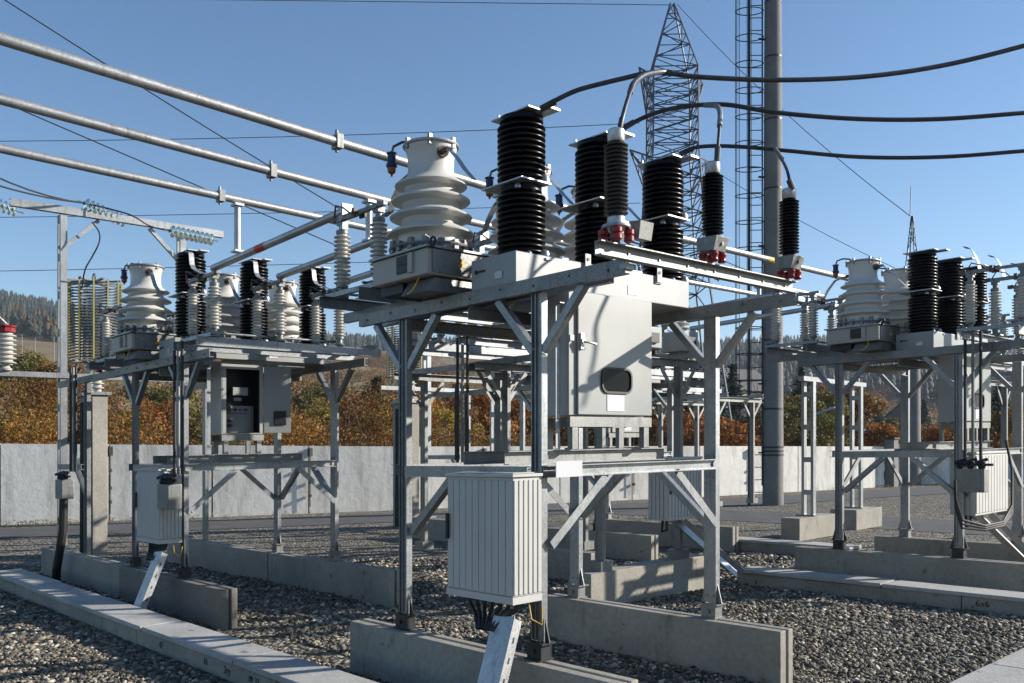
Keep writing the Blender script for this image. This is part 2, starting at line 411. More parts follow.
        P(MB().box(-4.33,-4.325,4.62,4.75,3.0,3.02), 'tag_plate', 'orange', f)
    return f
frames = {}
frames['near'] = frame('nearest central galvanised steel frame carrying three black poles and a row of surge arresters', True)
frames['left'] = frame('left galvanised steel frame between the tall portal and the nearest central frame', False)
from mathutils import Vector as _V
frames['left'].location = frames['left'].location+_V((DX,0,G(DX,0)))
GRPF = 'galvanised equipment frames'
frames['right'] = copy_thing(frames['left'], -DX, DY, 'galvanised steel frame at the right edge of the yard under the three black poles', GRPF)
frames['far'] = copy_thing(frames['left'], 0, DY, 'distant galvanised steel frame seen between the legs of the nearest central frame', GRPF)
WH = {'near': 'on the nearest central frame', 'left': 'on the left frame', 'right': 'on the right-hand frame', 'far': 'on the distant middle frame'}
ORD = ('nearest', 'middle', 'farthest')
def replicate(make, labels, group, bays=('near','left','right','far')):
    o = make(labels['near']); o['group'] = group
    for bname in bays[1:]:
        dx, dy = BAY[bname]
        copy_thing(o, dx, dy, labels[bname], group)
    return o
def shift(label, dx, dy):
    for o_ in COL.objects:
        if o_.get('label') == label: o_.location = (o_.location[0]+dx, o_.location[1]+dy, o_.location[2]+G(dx,dy))
# ------------------------------------------------------------------ current transformers
def make_ct(y, label):
    x = -5.70; t = T('current_transformer', label, 'current transformer', (x, y, 3.12))
    yc = y
    mb = MB().box(x-.36,x+.36,yc-.31,yc+.31,3.205,3.40)
    body = P(mb, 'terminal_box', 'beige', t, bevel=.008)
    mb = MB().box(x-.385,x+.385,yc-.335,yc+.335,3.402,3.418)
    P(mb, 'lid', 'galv', body)
    P(MB().box(x+.363,x+.372,yc-.27,yc+.29,3.22,3.39), 'side_shade_panel', 'galvdark', body)  # darker panel paints the shade the breaker throws on this side
    mb = MB().box(x-.02,x+.12,yc-.322,yc-.312,3.25,3.38); mb.box(x-.01,x+.11,yc-.326,yc-.3225,3.312,3.318)
    P(mb, 'louvre', 'blacksteel', body)
    P(MB().box(x+.135,x+.19,yc-.33,yc-.312,3.24,3.39), 'side_door', 'beige', body)
    # warning triangle
    mb = MB(); n = 0
    mb.v += [(x+.374,yc-.03,3.28),(x+.374,yc+.05,3.28),(x+.374,yc+.01,3.345),(x+.376,yc-.03,3.28),(x+.376,yc+.05,3.28),(x+.376,yc+.01,3.345)]
    mb.f += [(0,2,1),(3,4,5),(0,1,4,3),(1,2,5,4),(2,0,3,5)]
    P(mb, 'warning_sign', 'yellow', body)
    mb = MB().lathe((x,yc,0), [(.30,3.42),(.30,3.443),(.27,3.448),(.265,3.485),(.29,3.490),(.29,3.504),(.255,3.514),(.25,3.551),
        (.262,3.574),(.338,3.588),(.341,3.598),(.335,3.605),(.25,3.649),(.235,3.672),(.238,3.705),(.325,3.721),(.328,3.730),(.32,3.738),(.235,3.785),(.222,3.808),
        (.225,3.836),(.31,3.852),(.313,3.861),(.305,3.869),(.22,3.916),(.208,3.939),(.212,3.958),(.285,3.974),(.288,3.983),(.28,3.990),(.215,4.028),(.19,4.056),(.182,4.103),
        (.184,4.196),(.198,4.252),(.205,4.271),(.205,4.285)], 40)
    ins = P(mb, 'insulator_body', 'porcelain', t, sharp=50)
    mb = MB().lathe((x,yc,0), [(.222,4.286),(.226,4.295),(.222,4.305),(.19,4.316),(.05,4.323),(.02,4.325)], 36)
    cap = P(mb, 'cap', 'alu', t, sharp=40)
    for k in range(6):
        mb = MB(); a = k*math.pi/3+.35; mb.box(x+.205*math.cos(a)-.014,x+.205*math.cos(a)+.014,yc+.205*math.sin(a)-.014,yc+.205*math.sin(a)+.014,4.257,4.336)
        P(mb, 'clamp', 'galv', cap)
    mb = MB()
    for k in range(16):
        a = k*math.pi/8; mb.box(x+.305*math.cos(a)-.02,x+.305*math.cos(a)+.02,yc+.305*math.sin(a)-.02,yc+.305*math.sin(a)+.02,3.434,3.509+.012*(k%3))
    mb.tube([(x+.325*math.cos(a),yc+.325*math.sin(a),3.474) for a in [i*math.pi/12 for i in range(25)]], .012, 6)
    P(mb, 'clamp_ring', 'galvdark', ins)
    # breather on a bent pipe
    mb = MB().tube([(x-.12,yc-.05,4.318),(x-.15,yc-.08,4.355),(x-.22,yc-.12,4.369),(x-.29,yc-.155,4.346),(x-.305,yc-.165,4.290)], .011, 8)
    br = P(mb, 'breather_pipe', 'cable', t)
    c = (x-.305, yc-.165, 0)
    P(MB().lathe(c, [(.02,4.299),(.042,4.294),(.042,4.285),(.034,4.280),(.034,4.215),(.045,4.205),(.045,4.182)], 16), 'breather', 'blue', br)
    P(MB().lathe(c, [(.032,4.181),(.036,4.159),(.030,4.135),(.012,4.123),(.006,4.103)], 16), 'breather_cup', 'orange', br)
    # terminals and flat straps
    for s in (1, -1):
        mb = MB(); zc = 4.205 if s > 0 else 4.15
        mb.lathe((x+s*.18,yc-.03*s,zc), [(.045,0),(.045,.03),(.02,.03),(.02,.07)], 12, (s,-.25,0)); mb.box(x+s*.21,x+s*.30,yc-.05*s-.02,yc-.05*s+.02,zc-.012,zc+.012)
        P(mb, 'terminal', 'bronze', t)
    mb = MB(); pl = [(x+.29,yc-.05,4.205),(x+.42,yc-.07,4.09),(x+.52,yc-.08,3.98),(x+.60,yc-.06,3.89)]
    for i in range(3): mb.bar(pl[i], pl[i+1], .05, .006, (1,0,1))
    P(mb, 'connecting_strap', 'alu', t)
    mb = MB(); pl = [(x-.26,yc+.0,4.15),(x-.40,yc+.0,4.11),(x-.50,yc+.0,4.0),(x-.56,yc+.0,3.90),(x-.66,yc,3.88)]
    for i in range(4): mb.bar(pl[i], pl[i+1], .06, .006, (-1,0,1))
    P(mb, 'connecting_strap', 'alu', t)
    # support tray and channels below
    mb = MB().box(x-.34,x-.05,yc-.24,yc+.26,3.125,3.20)
    P(mb, 'lower_box', 'blacksteel', t)
    mb = MB(); n = 0
    mb.quad8([(x-.02,yc-.28,3.085),(x+.34,yc-.28,3.085),(x+.34,yc+.24,3.085),(x-.02,yc+.24,3.085),(x-.0,yc-.22,3.19),(x+.33,yc-.22,3.19),(x+.33,yc+.24,3.19),(x-.0,yc+.24,3.19)])
    P(mb, 'cable_hood', 'galvdark', t)
    P(MB().tube([(x+.20,yc-.27,3.20),(x+.21,yc-.30,3.15),(x+.17,yc-.31,3.10),(x+.10,yc-.30,3.09)], .006, 6), 'earth_wire', 'yellow', t)
    mb = MB().lathe((x+.44,yc-.27,3.40), [(.042,-.01),(.042,.01)], 16, (0,1,0)); 
    mb = MB().tube([(x+.40+.03*math.cos(q*math.pi/4),yc-.29,3.44+.03*math.sin(q*math.pi/4)) for q in range(9)], .009, 6).box(x+.385,x+.415,yc-.30,yc-.28,3.39,3.412)
    P(mb, 'lifting_eye', 'blacksteel', t)
    return t
GCT = 'white insulated current transformers'
for i, y in enumerate((4.37,5.42,6.30)):
    lb = {}
    for k in BAY: lb[k] = '%s white flared current transformer %s, with drooping sheds' % (ORD[i], WH[k])
    replicate(lambda l, y=y: make_ct(y, l), lb, GCT)
# ------------------------------------------------------------------ breaker
def make_breaker(label):
    t = T('circuit_breaker', label, 'circuit breaker', (-4.91, 5.34, 3.06))
    P(MB().box(-5.15,-4.664,4.325,6.36,3.068,3.295), 'base_housing', 'paint', t, bevel=.006)
    P(MB().box(-4.662,-4.652,4.62,4.68,3.262,3.278), 'tag', 'roof_blue', t)
    P(MB().box(-5.07,-4.99,4.311,4.324,3.195,3.205).box(-5.09,-5.075,4.307,4.324,3.185,3.210), 'handle', 'blacksteel', t)
    P(MB().box(-4.88,-4.80,4.318,4.324,3.12,3.17), 'rating_plate', 'alu', t)
    P(MB().box(-4.663,-4.659,5.55,5.67,3.11,3.18), 'rating_plate', 'alu', t)
    for y in (5.06, 5.93):
        mb = MB().box(-4.651,-4.643,y-.03,y+.03,3.24,3.36); mb.box(-4.663,-4.652,y-.042,y+.042,3.23,3.28)
        o = P(mb, 'lifting_lug', 'paint', t); P(MB().lathe((-4.642,y,3.32), [(.014,0),(.014,.004)], 12, (1,0,0)), 'lug_hole', 'blacksteel', o)
    x = -4.93
    for y in (4.632, 5.48, 6.34):
        rr = .183
        prof = [(.12,3.296),(.15,3.30),(.15,3.325)]
        def ribs(z0, z1, n):
            o = []; p = (z1-z0)/n
            for i in range(n):
                z = z0+i*p
                o += [(.135,z+p*.04),(rr-.014,z+p*.10),(rr-.002,z+p*.22),(rr,z+p*.35),(rr-.002,z+p*.50),(rr-.014,z+p*.62),(.135,z+p*.72)]
            return o
        prof += ribs(3.33, 3.79, 11)+[(.12,3.795),(.155,3.805),(.155,3.84),(.13,3.845),(.13,3.88),(.155,3.885)]+ribs(3.89, 4.31, 10)+[(.13,4.315),(.165,4.33),(.165,4.365),(.14,4.375)]
        pole = P(MB().lathe((x,y,0), prof, 40), 'pole', 'black', t, sharp=40)
        mb = MB().box(x-.215,x+.20,y-.115,y+.115,4.378,4.388); mb.box(x+.11,x+.31,y-.01,y+.10,4.362,4.377)
        P(mb, 'terminal_plate', 'alu', pole)
        P(MB().box(x-.165,x-.153,y-.09,y-.078,4.389,4.42), 'bolt', 'galv', pole)
        P(MB().box(x-.25,x+.20,y-.185,y+.12,3.85,3.86), 'terminal_plate', 'alu', pole)
        for (ox, oy, oz, q_) in ((.14,.10,3.861,1),(.175,.07,3.297,.9),(.175,-.09,3.297,.5),(.11,-.14,3.80,.5)):
            P(MB().lathe((x+ox,y+oy,oz), [(.042*q_,0),(.048*q_,.03*q_),(.036*q_,.06*q_),(.01,.075*q_)], 14), 'cap_nut', 'galv', pole)
    return t
_bk = replicate(make_breaker, {k: 'black ribbed three-pole breaker with pale grey housing %s' % WH[k] for k in BAY}, 'black three-pole breakers')
shift('black ribbed three-pole breaker with pale grey housing on the right-hand frame', -.15, .14)
# ------------------------------------------------------------------ control cabinet
def make_cabinet(label, opened):
    t = T('control_cabinet', label, 'control cabinet', (-4.72, 5.2, 1.95))
    x0, x1, y0, y1, z0, z1 = (-4.90, -4.60, 4.80, 5.75, 2.13, 3.06) if not opened else (-4.93, -4.60, 4.88, 5.44, 2.13, 3.0)
    if not opened:
        body = P(MB().box(x0,x1,y0,y1,z0,z1), 'body', 'paint', t, bevel=.005)
        d = P(MB().box(x1+.003,x1+.022,y0+.08,y1-.005,z0+.005,z1-.01), 'door', 'paint', t, bevel=.004)
        fz, fy = 2.34, 5.20
        # window frame with rounded corners
        def rr(y0_, y1_, za, zb, r, n=5):
            out = []
            for cx, cz, a0 in ((y1_-r,zb-r,0),(y0_+r,zb-r,90),(y0_+r,za+r,180),(y1_-r,za+r,270)):
                for k in range(n+1): a = R(a0+90*k/n); out.append((cx+r*math.cos(a), cz+r*math.sin(a)))
            return out
        xo = x1+.022
        outer = rr(5.13,5.49,2.30,2.50,.07); inner = rr(5.146,5.474,2.316,2.484,.056)
        mb = MB(); k = len(outer)
        for ring, xx in ((outer,xo),(outer,xo+.014),(inner,xo+.014),(inner,xo+.001)):
            mb.v += [(xx,p[0],p[1]) for p in ring]
        for a_ in range(3):
            for i in range(k): mb.f.append((a_*k+i, a_*k+(i+1)%k, (a_+1)*k+(i+1)%k, (a_+1)*k+i))
        fr = P(mb, 'window_frame', 'rubber', d, sharp=30)
        mb = MB(); mb.v += [(xo+.002,p[0],p[1]) for p in inner]; mb.f.append(tuple(range(k))); P(mb, 'window_pane', 'glass', d)
        P(MB().box(xo+.001,xo+.004,5.20,5.40,2.165,2.29), 'paper_label', 'white', d)
        mb = MB().box(xo,xo+.02,4.89,4.925,2.62,2.74); mb.tube([(xo+.03,4.908,2.675),(xo+.05,4.94,2.67),(xo+.05,5.02,2.66)], .009, 8).lathe((xo+.02,4.908,2.68),[(.02,0),(.02,.014)],12,(1,0,0))
        P(mb, 'handle', 'alu', d)
        mb = MB().box(xo-.015,xo+.006,4.79,4.83,2.68,2.72); P(mb, 'hinge', 'galv', d)
    else:
        th = .012
        mb = MB().box(x0,x0+th,y0,y1,z0,z1).box(x0+th,x1,y0,y0+th,z0,z1).box(x0+th,x1,y1-th,y1,z0,z1).box(x0+th,x1,y0+th,y1-th,z1-th,z1).box(x0+th,x1,y0+th,y1-th,z0,z0+th)
        mb.box(x1-.02,x1+.004,y0+th,y0+.06,z0+th,z1-th).box(x1-.02,x1+.004,y1-.05,y1-th,z0+th,z1-th).box(x1-.02,x1+.004,y0+.06,y1-.05,z1-.06,z1-th)
        body = P(mb, 'body', 'paint', t)
        P(MB().box(x0+th+.001,x0+th+.006,y0+th+.001,y1-th-.001,z0+th+.001,z1-th-.001).box(x0+th+.007,x1-.025,y0+th+.001,y0+th+.005,z0+th+.001,z1-th-.001).box(x0+th+.007,x1-.025,y1-th-.005,y1-th-.001,z0+th+.001,z1-th-.001).box(x0+th+.007,x1-.025,y0+th+.006,y1-th-.006,z1-th-.005,z1-th-.001), 'shade_lining', 'blacksteel', body)  # added black sheets paint the darkness inside the open cabinet
        mb = MB().box(x1-.16,x1-.15,y0+.08,y1-.06,z0+.02,z0+.36); P(mb, 'gear_panel', 'darkpanel', t)
        mb = MB().box(x1-.149,x1-.10,y0+.20,y1-.16,2.62,2.72).box(x1-.149,x1-.12,y0+.22,y1-.24,2.55,2.59); g = P(mb, 'relay', 'galvdark', t)
        mb = MB().box(x1-.149,x1-.142,y0+.12,y1-.15,2.39,2.398); P(mb, 'panel_seam', 'blacksteel', g)
        for yy, mt in ((5.06,'redband'),(5.13,'blacksteel'),(5.20,'phaseblue'),(5.27,'blacksteel')):
            P(MB().lathe((x1-.149,yy,2.44), [(.017,0),(.017,.025)], 12, (1,0,0)), 'button', mt, t)
        for zz in (2.30, 2.24): P(MB().lathe((x1-.149,5.05,zz), [(.024,0),(.024,.02)], 12, (1,0,0)).box(x1-.128,x1-.12,5.01,5.09,zz-.006,zz+.006), 'switch', 'blacksteel', t)
        P(MB().box(x1-.149,x1-.12,y0+.12,y0+.18,2.41,2.53), 'breaker_switch', 'blacksteel', t)
        # door swung open about the far edge
        hy = y1+.005; ang = R(72)
        def dp(u, w, z): return (x1+.01+u*math.cos(ang)-w*math.sin(ang), hy+u*math.sin(ang)+w*math.cos(ang)+.0, z)
        W = .34
        mb = MB().quad8([dp(0,0,z0+.01),dp(W,0,z0+.01),dp(W,.02,z0+.01),dp(0,.02,z0+.01),dp(0,0,z1-.01),dp(W,0,z1-.01),dp(W,.02,z1-.01),dp(0,.02,z1-.01)])
        d = P(mb, 'door', 'paint', t, bevel=.003)
        mb = MB().quad8([dp(.12,-.02,2.24),dp(.28,-.02,2.24),dp(.28,-.001,2.24),dp(.12,-.001,2.24),dp(.12,-.02,2.42),dp(.28,-.02,2.42),dp(.28,-.001,2.42),dp(.12,-.001,2.42)])
        P(mb, 'window_frame', 'rubber', d, bevel=.02)
    # carrying shelf
    mb = MB().box(-4.62,-4.585,y0,y1,2.045,2.12).box(x0+.01,x0+.05,y0,y1,2.045,2.12)
    for y in (y0+.06, y1-.06): mb.box(-4.64,-4.59,y-.03,y+.03,1.88,2.044).box(x0+.01,x0+.05,y-.03,y+.03,1.88,2.044)
    P(mb, 'mounting_frame', 'galvdark', t)
    P(MB().chan('y', 4.72, 4.765, -4.66, 1.88, 2.96, .05), 'post', 'galv', t)
    return t
cn = make_cabinet('closed pale grey cabinet with small dark window and white label under the nearest breaker', False)
GC = 'control cabinets under the breakers'; cn['group'] = GC
copy_thing(cn, 0, DY, 'pale grey closed control cabinet hanging under the right-hand breaker', GC)
copy_thing(cn, DX, DY, 'pale grey closed control cabinet under the distant breaker behind the centre frame', GC)
c2 = make_cabinet('pale grey cabinet standing open with coloured buttons inside, on the left frame', True)
c2.location = (c2.location[0]+DX, c2.location[1], c2.location[2]+G(DX,0)); c2['group'] = GC
# ------------------------------------------------------------------ ribbed kiosk + cable tray
def make_kiosk(label):
    x0, x1, y0, y1, z0, z1 = -5.06, -4.35, 4.01, 4.285, .86, 1.73
    t = T('kiosk_cabinet', label, 'cabinet', (-4.7, 4.15, .86))
    mb = MB().box(x0+.012,x1-.012,y0+.012,y1,z0+.05,z1-.03)
    n = 10
    for i in range(n):
        w = (x1-x0-.024)/n; a = x0+.012+i*w; mb.box(a+.004,a+w-.004,y0+.006,y0+.014,z0+.06,z1-.05)
    for i in range(6):
        w = (y1-y0-.012)/6; a = y0+.012+i*w; mb.box(x1-.014,x1-.004,a+.005,a+w-.005,z0+.06,z1-.05)
        mb.box(x0+.001,x0+.014,a+.006,a+w-.006,z0+.06,z1-.05)
    b_ = P(mb, 'body', 'kiosk', t, bevel=.003)
    P(MB().box(x0-.004,x1+.004,y0-.006,y1,z1-.029,z1-.008).box(x0+.03,x1-.03,y0+.03,y1-.01,z1-.0078,z1), 'lid', 'kiosk', t, bevel=.006)
    P(MB().box(x0+.004,x1-.004,y0+.004,y1,z0,z0+.048), 'skirt', 'kiosk', t)
    P(MB().box(x0+.022,x0+.045,y0-.022,y0-.001,z0+.40,z0+.58), 'handle', 'blacksteel', t, bevel=.004)
    for k in range(7):
        xx = -4.95+k*.085; dx = (-4.62-xx)*.7
        P(MB().tube([(xx,4.14,z0),(xx+dx*.1,4.13,z0-.06),(xx+dx*.6,4.08,z0-.12),(xx+dx,4.02,z0-.20)], .016, 8), 'cable_gland', 'rubber', t)
    P(MB().tube([(-4.40,4.2,z0),(-4.37,4.2,z0-.12),(-4.33,4.26,z0-.16),(-4.36,4.29,z0-.05)], .005, 6), 'earth_wire', 'yellow', t)
    return t
kio = {'near': 'ribbed warm grey kiosk cabinet hanging on the nearest central frame', 'left': 'ribbed grey kiosk cabinet hanging on the left frame'}
replicate(make_kiosk, kio, 'ribbed kiosk cabinets', ('near','left'))
def make_tray(label):
    t = T('cable_tray', label, 'cable tray', (-4.72, 3.7, .2))
    a, b_ = Vector((-4.50,4.07,.76)), Vector((-4.42,3.78,.14)); w = .10
    d = (b_-a).normalized(); s = Vector((1,0,0)); nn = d.cross(s).normalized()
    if nn.y > 0: nn = -nn
    P(MB().bar(a, b_, .20, .006, nn), 'tray_base', 'alu', t)
    for k in (-1, 1):
        o = s*k*w+nn*-.035
        P(MB().bar(a+o, b_+o, .005, .075, nn), 'tray_side', 'alu', t)
    mb = MB()
    for q in (.2,.4,.6,.8):
        p = a+(b_-a)*q+s*(w+.003)+nn*-.035; mb.bar(p-d*.02, p+d*.02, .002, .014, nn)
    P(mb, 'slot', 'blacksteel', t)
    return t
replicate(make_tray, {'near': 'slanting white metal cable tray below the ribbed kiosk of the nearest frame', 'left': 'slanting white metal cable tray below the ribbed kiosk of the left frame'}, 'slanting cable trays', ('near','left'))
# kiosks facing +X on the second row
def make_kiosk2(label, x1, y0, y1, trayto):
    t = T('kiosk_cabinet', label, 'cabinet', (x1-.18, (y0+y1)/2, .92), 'ribbed kiosk cabinets')
    x0 = x1-.33; z0, z1 = .93, 1.74
    mb = MB().box(x0+.012,x1-.012,y0+.012,y1-.012,z0+.02,z1-.03); n = 11
    for i in range(n):
        w = (y1-y0-.024)/n; a = y0+.012+i*w; mb.box(x1-.013,x1,a+.008,a+w-.008,z0+.05,z1-.05)
    for i in range(5):
        w = (x1-x0-.024)/5; a = x0+.012+i*w; mb.box(a+.006,a+w-.006,y0,y0+.013,z0+.05,z1-.05)
    P(mb, 'body', 'kiosk', t); P(MB().box(x0-.004,x1+.004,y0-.004,y1+.004,z1-.029,z1), 'lid', 'kiosk', t, bevel=.006)
    P(MB().box(x1+.001,x1+.02,y0+.03,y0+.05,1.28,1.45), 'handle', 'blacksteel', t)
    P(MB().tube([(x1-.1,y0+.1,z0+.02),(x1-.08,y0+.08,z0-.1),(x1-.14,y0+.05,z0-.12),(x1-.16,y0+.1,z0+.02)], .02, 8), 'cable_loop', 'rubber', t)
    tr = T('cable_tray', label.replace('ribbed pale kiosk cabinet', 'slanting white cable tray below the ribbed kiosk'), 'cable tray', (x1, trayto[1], .2), 'slanting cable trays')
    a, b_ = Vector((x1-.12,(y0+y1)/2,z0-.03)), Vector(trayto)
    P(MB().bar(a, b_, .18, .006, (0,-.4,.9)), 'tray_base', 'alu', tr)
    for k in (-1, 1): P(MB().bar(a+Vector((k*.09,0,.035)), b_+Vector((k*.09,0,.035)), .005, .075, (0,-.4,.9)), 'tray_side', 'alu', tr)
make_kiosk2('ribbed pale kiosk cabinet behind the right leg of the nearest frame', -6.9, 8.98, 9.70, (-6.55,9.95,.22))
make_kiosk2('ribbed pale kiosk cabinet between the legs of the right-hand frame', -4.30, 11.75, 12.85, (-4.0,12.9,.22))
# ------------------------------------------------------------------ surge arresters
def make_arrester(y, label, boxed):
    x = -3.555; t = T('surge_arrester', label, 'surge arrester', (x, y, 3.115), 'black surge arresters on the beam')
    zb, zt = (3.30, 3.75) if boxed else (3.27, 3.75)
    n = 17
    P(MB().lathe((x,y,0), [(.05,zb)]+sheds(.044,.074,n,zb+.01,zt-.04,.2,.2)+[(.05,zt-.03)], 24), 'insulator', 'darkgrey' if not boxed else 'black', t, sharp=40)
    P(MB().lathe((x,y,0), [(.046,zt-.03),(.052,zt-.02),(.052,zt+.04),(.04,zt+.05)], 16), 'cap', 'alu', t)
    if boxed:
        mb = MB().quad8([(x-.075,y-.07,3.20),(x+.055,y-.07,3.19),(x+.055,y+.07,3.19),(x-.075,y+.07,3.20),(x-.08,y-.075,3.29),(x+.085,y-.075,3.285),(x+.085,y+.08,3.285),(x-.08,y+.08,3.29)])
        P(mb, 'counter_box', 'galvdark', t, bevel=.003)
        P(MB().lathe((x+.072,y+.01,3.24), [(.011,0),(.014,.006)], 12, (1,0,0)), 'gauge', 'blacksteel', t)
        zr = 3.118
        for (ax_, ay_) in ((.045,-.045),(.045,.045),(-.045,-.045),(-.045,.045)):
            P(MB().lathe((x+ax_,y+ay_,0), [(.022,zr),(.030,zr+.008),(.024,zr+.02),(.026,zr+.035),(.031,zr+.05),(.024,zr+.068)], 14), 'base_insulator', 'red', t)
    else:
        P(MB().lathe((x,y,0), [(.05,3.225),(.055,3.23),(.055,3.268),(.05,3.272)], 18).lathe((x,y,0), [(.085,3.200),(.09,3.207),(.085,3.222)], 18), 'base_flange', 'alu', t)
        for (ax_, ay_) in ((.055,-.055),(.055,.055),(-.055,-.055),(-.055,.055)):
            P(MB().lathe((x+ax_,y+ay_,0), [(.024,3.118),(.031,3.124),(.031,3.15),(.025,3.158),(.031,3.166),(.031,3.19),(.024,3.198)], 14), 'base_insulator', 'red', t)
        mb = MB().quad8([(x-.01,y+.14,3.16),(x+.06,y+.14,3.155),(x+.06,y+.26,3.155),(x-.01,y+.26,3.16),(x-.01,y+.13,3.27),(x+.08,y+.135,3.26),(x+.08,y+.26,3.26),(x-.01,y+.26,3.27)])
        P(mb, 'counter_box', 'galvdark', t)
    return t
make_arrester(4.12, 'leftmost surge arrester of the row, dark grey with red feet, before the middle black pole', False)
make_arrester(5.11, 'middle black surge arrester of the row, on a grey box left of the ladder mast', True)
make_arrester(6.09, 'rightmost black surge arrester of the row, at the beam end before the concrete mast', True)
# ------------------------------------------------------------------ disconnectors
def make_disc(xc, label, rods, ys=PH, zb=3.19, ext=None):
    t = T('disconnector', label, 'disconnector', (xc, (ys[0]+ys[2])/2, 3.07), 'three-phase disconnectors')
    xs = (xc-.29, xc+.29)
    for x in xs:
        mb = MB().chan('y', ys[0]-.22, ys[2]+.6, x-.03 if x < xc else x+.03, zb-.10, zb, .06 if x < xc else -.06); P(mb, 'base_channel', 'galv', t)
    for y in (ys[0]-.1, ys[2]+.45):
        P(MB().chan('x', xs[0]-.12, xs[1]+.12, y, zb+.002, zb+.045, .04), 'tie_bar', 'galv', t)
    for i, y in enumerate(ys):
        for k, x in enumerate(xs):
            yy = y
            mb = MB().lathe((x,yy,0), [(.055,zb+.003),(.06,zb+.01),(.06,zb+.03),(.035,zb+.04),(.035,zb+.09),(.055,zb+.095),(.055,zb+.115)], 14); mb.box(x-.11,x-.04,yy-.05,yy-.02,zb+.05,zb+.08)
            P(mb, 'bearing', 'galvdark', t)
            ins = P(MB().lathe((x,yy,0), [(.045,zb+.11)]+sheds(.048,.076,12,zb+.12,zb+.57,.35,.2)+[(.045,zb+.58)], 20), 'insulator', 'white_ins', t, sharp=45)
            mb = MB().lathe((x,yy,0), [(.05,zb+.575),(.055,zb+.58),(.055,zb+.61),(.03,zb+.62),(.03,zb+.66)], 14); mb.box(x-.04,x+.04,yy-.035,yy+.035,zb+.655,zb+.70)
            P(mb, 'cap', 'galvdark', ins)
        z = zb+.72
        mb = MB().box(xs[0]-.05,xc-.02,y-.028,y+.028,z-.02,z+.02).box(xs[0]-.03,xs[0]+.05,y-.045,y+.045,z-.035,z-.021).box(xc+.0,xs[1]+.10,y-.02,y+.02,z-.016,z+.018).box(xs[1]-.05,xs[1]+.03,y-.05,y+.05,z-.032,z-.017)
        P(mb, 'contact_arm', 'galvdark', t)
        mb = MB().box(xc-.06,xc-.021,y-.05,y-.029,z-.04,z+.04).box(xc-.06,xc+.03,y+.029,y+.05,z-.04,z+.04).lathe((xc-.04,y-.06,z),[(.014,0),(.014,.12)],8,(0,1,0))
        P(mb, 'contact', 'bronze', t)
        P(MB().box(xs[0]-.12,xs[0]-.05,y-.03,y+.03,z-.015,z+.03), 'terminal', 'bronze', t)
        P(MB().tube([(xs[0]-.02,y-.07,z-.0),(xs[0]+.05,y-.10,z+.09),(xs[0]+.16,y-.09,z+.05),(xs[0]+.2,y-.04,z)], .008, 6), 'flexible_link', 'cable', t)
    for x in xs:
        P(MB().tube([(x-.1,ys[0]-.1,zb+.065),(x-.1,ys[2]+.1,zb+.065)], .013, 8), 'linkage_rod', 'galv', t)
    if ext:
        for y in (4.50, 6.16): P(MB().chan('x', ext[0], ext[1], y+(ys[0]-PH[0]), zb-.19, zb-.104, .05), 'support_channel', 'galvdark', t)
    if rods:
        xr, yr, zr = rods
        for k in range(3): P(MB().tube([(xr+k*.085,yr+.01*k,zr),(xr+k*.085,yr+.01*k,zb-.0)], .019, 8), 'drive_rod', 'galvdark' if k == 1 else 'blacksteel', t)
    return t
GD = 'three-phase disconnectors'
d1 = make_disc(-6.72, 'disconnector with paired white insulators at the left end of the nearest frame', None, zb=3.27, ext=(-7.2,-6.0))
copy_thing(d1, 0, DY, 'disconnector with paired white insulators at the left end of the right-hand frame', GD)
d2 = make_disc(-9.96, 'disconnector with paired white insulators in front of the black poles of the left frame', (-10.34,4.19,1.66))
copy_thing(d2, 0, DY, 'disconnector with white insulators on the distant frame, glimpsed under the nearest frame', GD)
d3 = make_disc(-12.9, 'disconnector on the left side of the left frame, right beside the tall portal post', (-14.15,4.19,1.66), ext=(-13.4,-12.5))
copy_thing(d3, 0, DY, 'disconnector beside the distant portal, glimpsed below the nearest frame', GD)
d4 = make_disc(-3.95, 'disconnector with white insulators right of the black poles at the right picture edge', (-4.28,11.35,1.62), ys=(11.40,12.21,13.02))
# drive boxes
def make_drive(x, y, label, thick=False):
    t = T('drive_box', label, 'drive box', (x+.15, y, 1.25), 'disconnector drive boxes')
    P(MB().box(x-.03,x+.29,y-.10,y+.06,1.27,1.55), 'housing', 'galvdark', t, bevel=.006)
    mb = MB()
    for k in range(3):
        mb.lathe((x+.0+k*.12,y-.04,1.60), [(.035,-.05),(.045,-.02),(.028,0),(.045,.03),(.03,.05)], 12)
        mb.tube([(x+k*.12-.05,y-.09,1.62),(x+k*.12+.05,y+.0,1.66)], .02, 8)
    mb.box(x-.07,x+.36,y-.03,y+.0,1.58,1.61)
    P(mb, 'lever_shaft', 'blacksteel', t)
    if thick: P(MB().tube([(x+.10,y-.02,1.27),(x+.10,y-.03,.8),(x+.04,y-.05,.55),(x-.10,y-.06,.22),(x-.16,y-.05,.0)], .06, 10), 'conduit', 'rubber', t)
    return t
make_drive(-10.34, 4.10, 'small grey drive box with black levers beside the ribbed kiosk of the left frame')
make_drive(-14.2, 4.10, 'small grey drive box with black levers at the foot of the tall portal, far left', True)
o = make_drive(-4.30, 11.30, 'small grey drive box with black levers on the right-hand frame')
# looping black cables on the right frame
mb = MB(); q = lambda px, py, Z: pt(px,py,Z*.90)
for dz in (0, 4, 8):
    pts = [q(955,480+dz,11.6), q(956,500+dz,11.6), q(962,520+dz,11.6), q(985,526+dz*.5,11.7), q(1003,522+dz*.5,11.9), q(1012,505+dz,12.1), q(1012,470,12.3), q(1006,440,12.4)]
    mb.tube([p-Vector((0,0,0)) for p in pts], .017, 8)
single(mb, 'looped_cable', 'rubber', 'thick black looping cables under the kiosk of the right-hand frame', 'cable', (-4.0,11.9,0), shear=False)
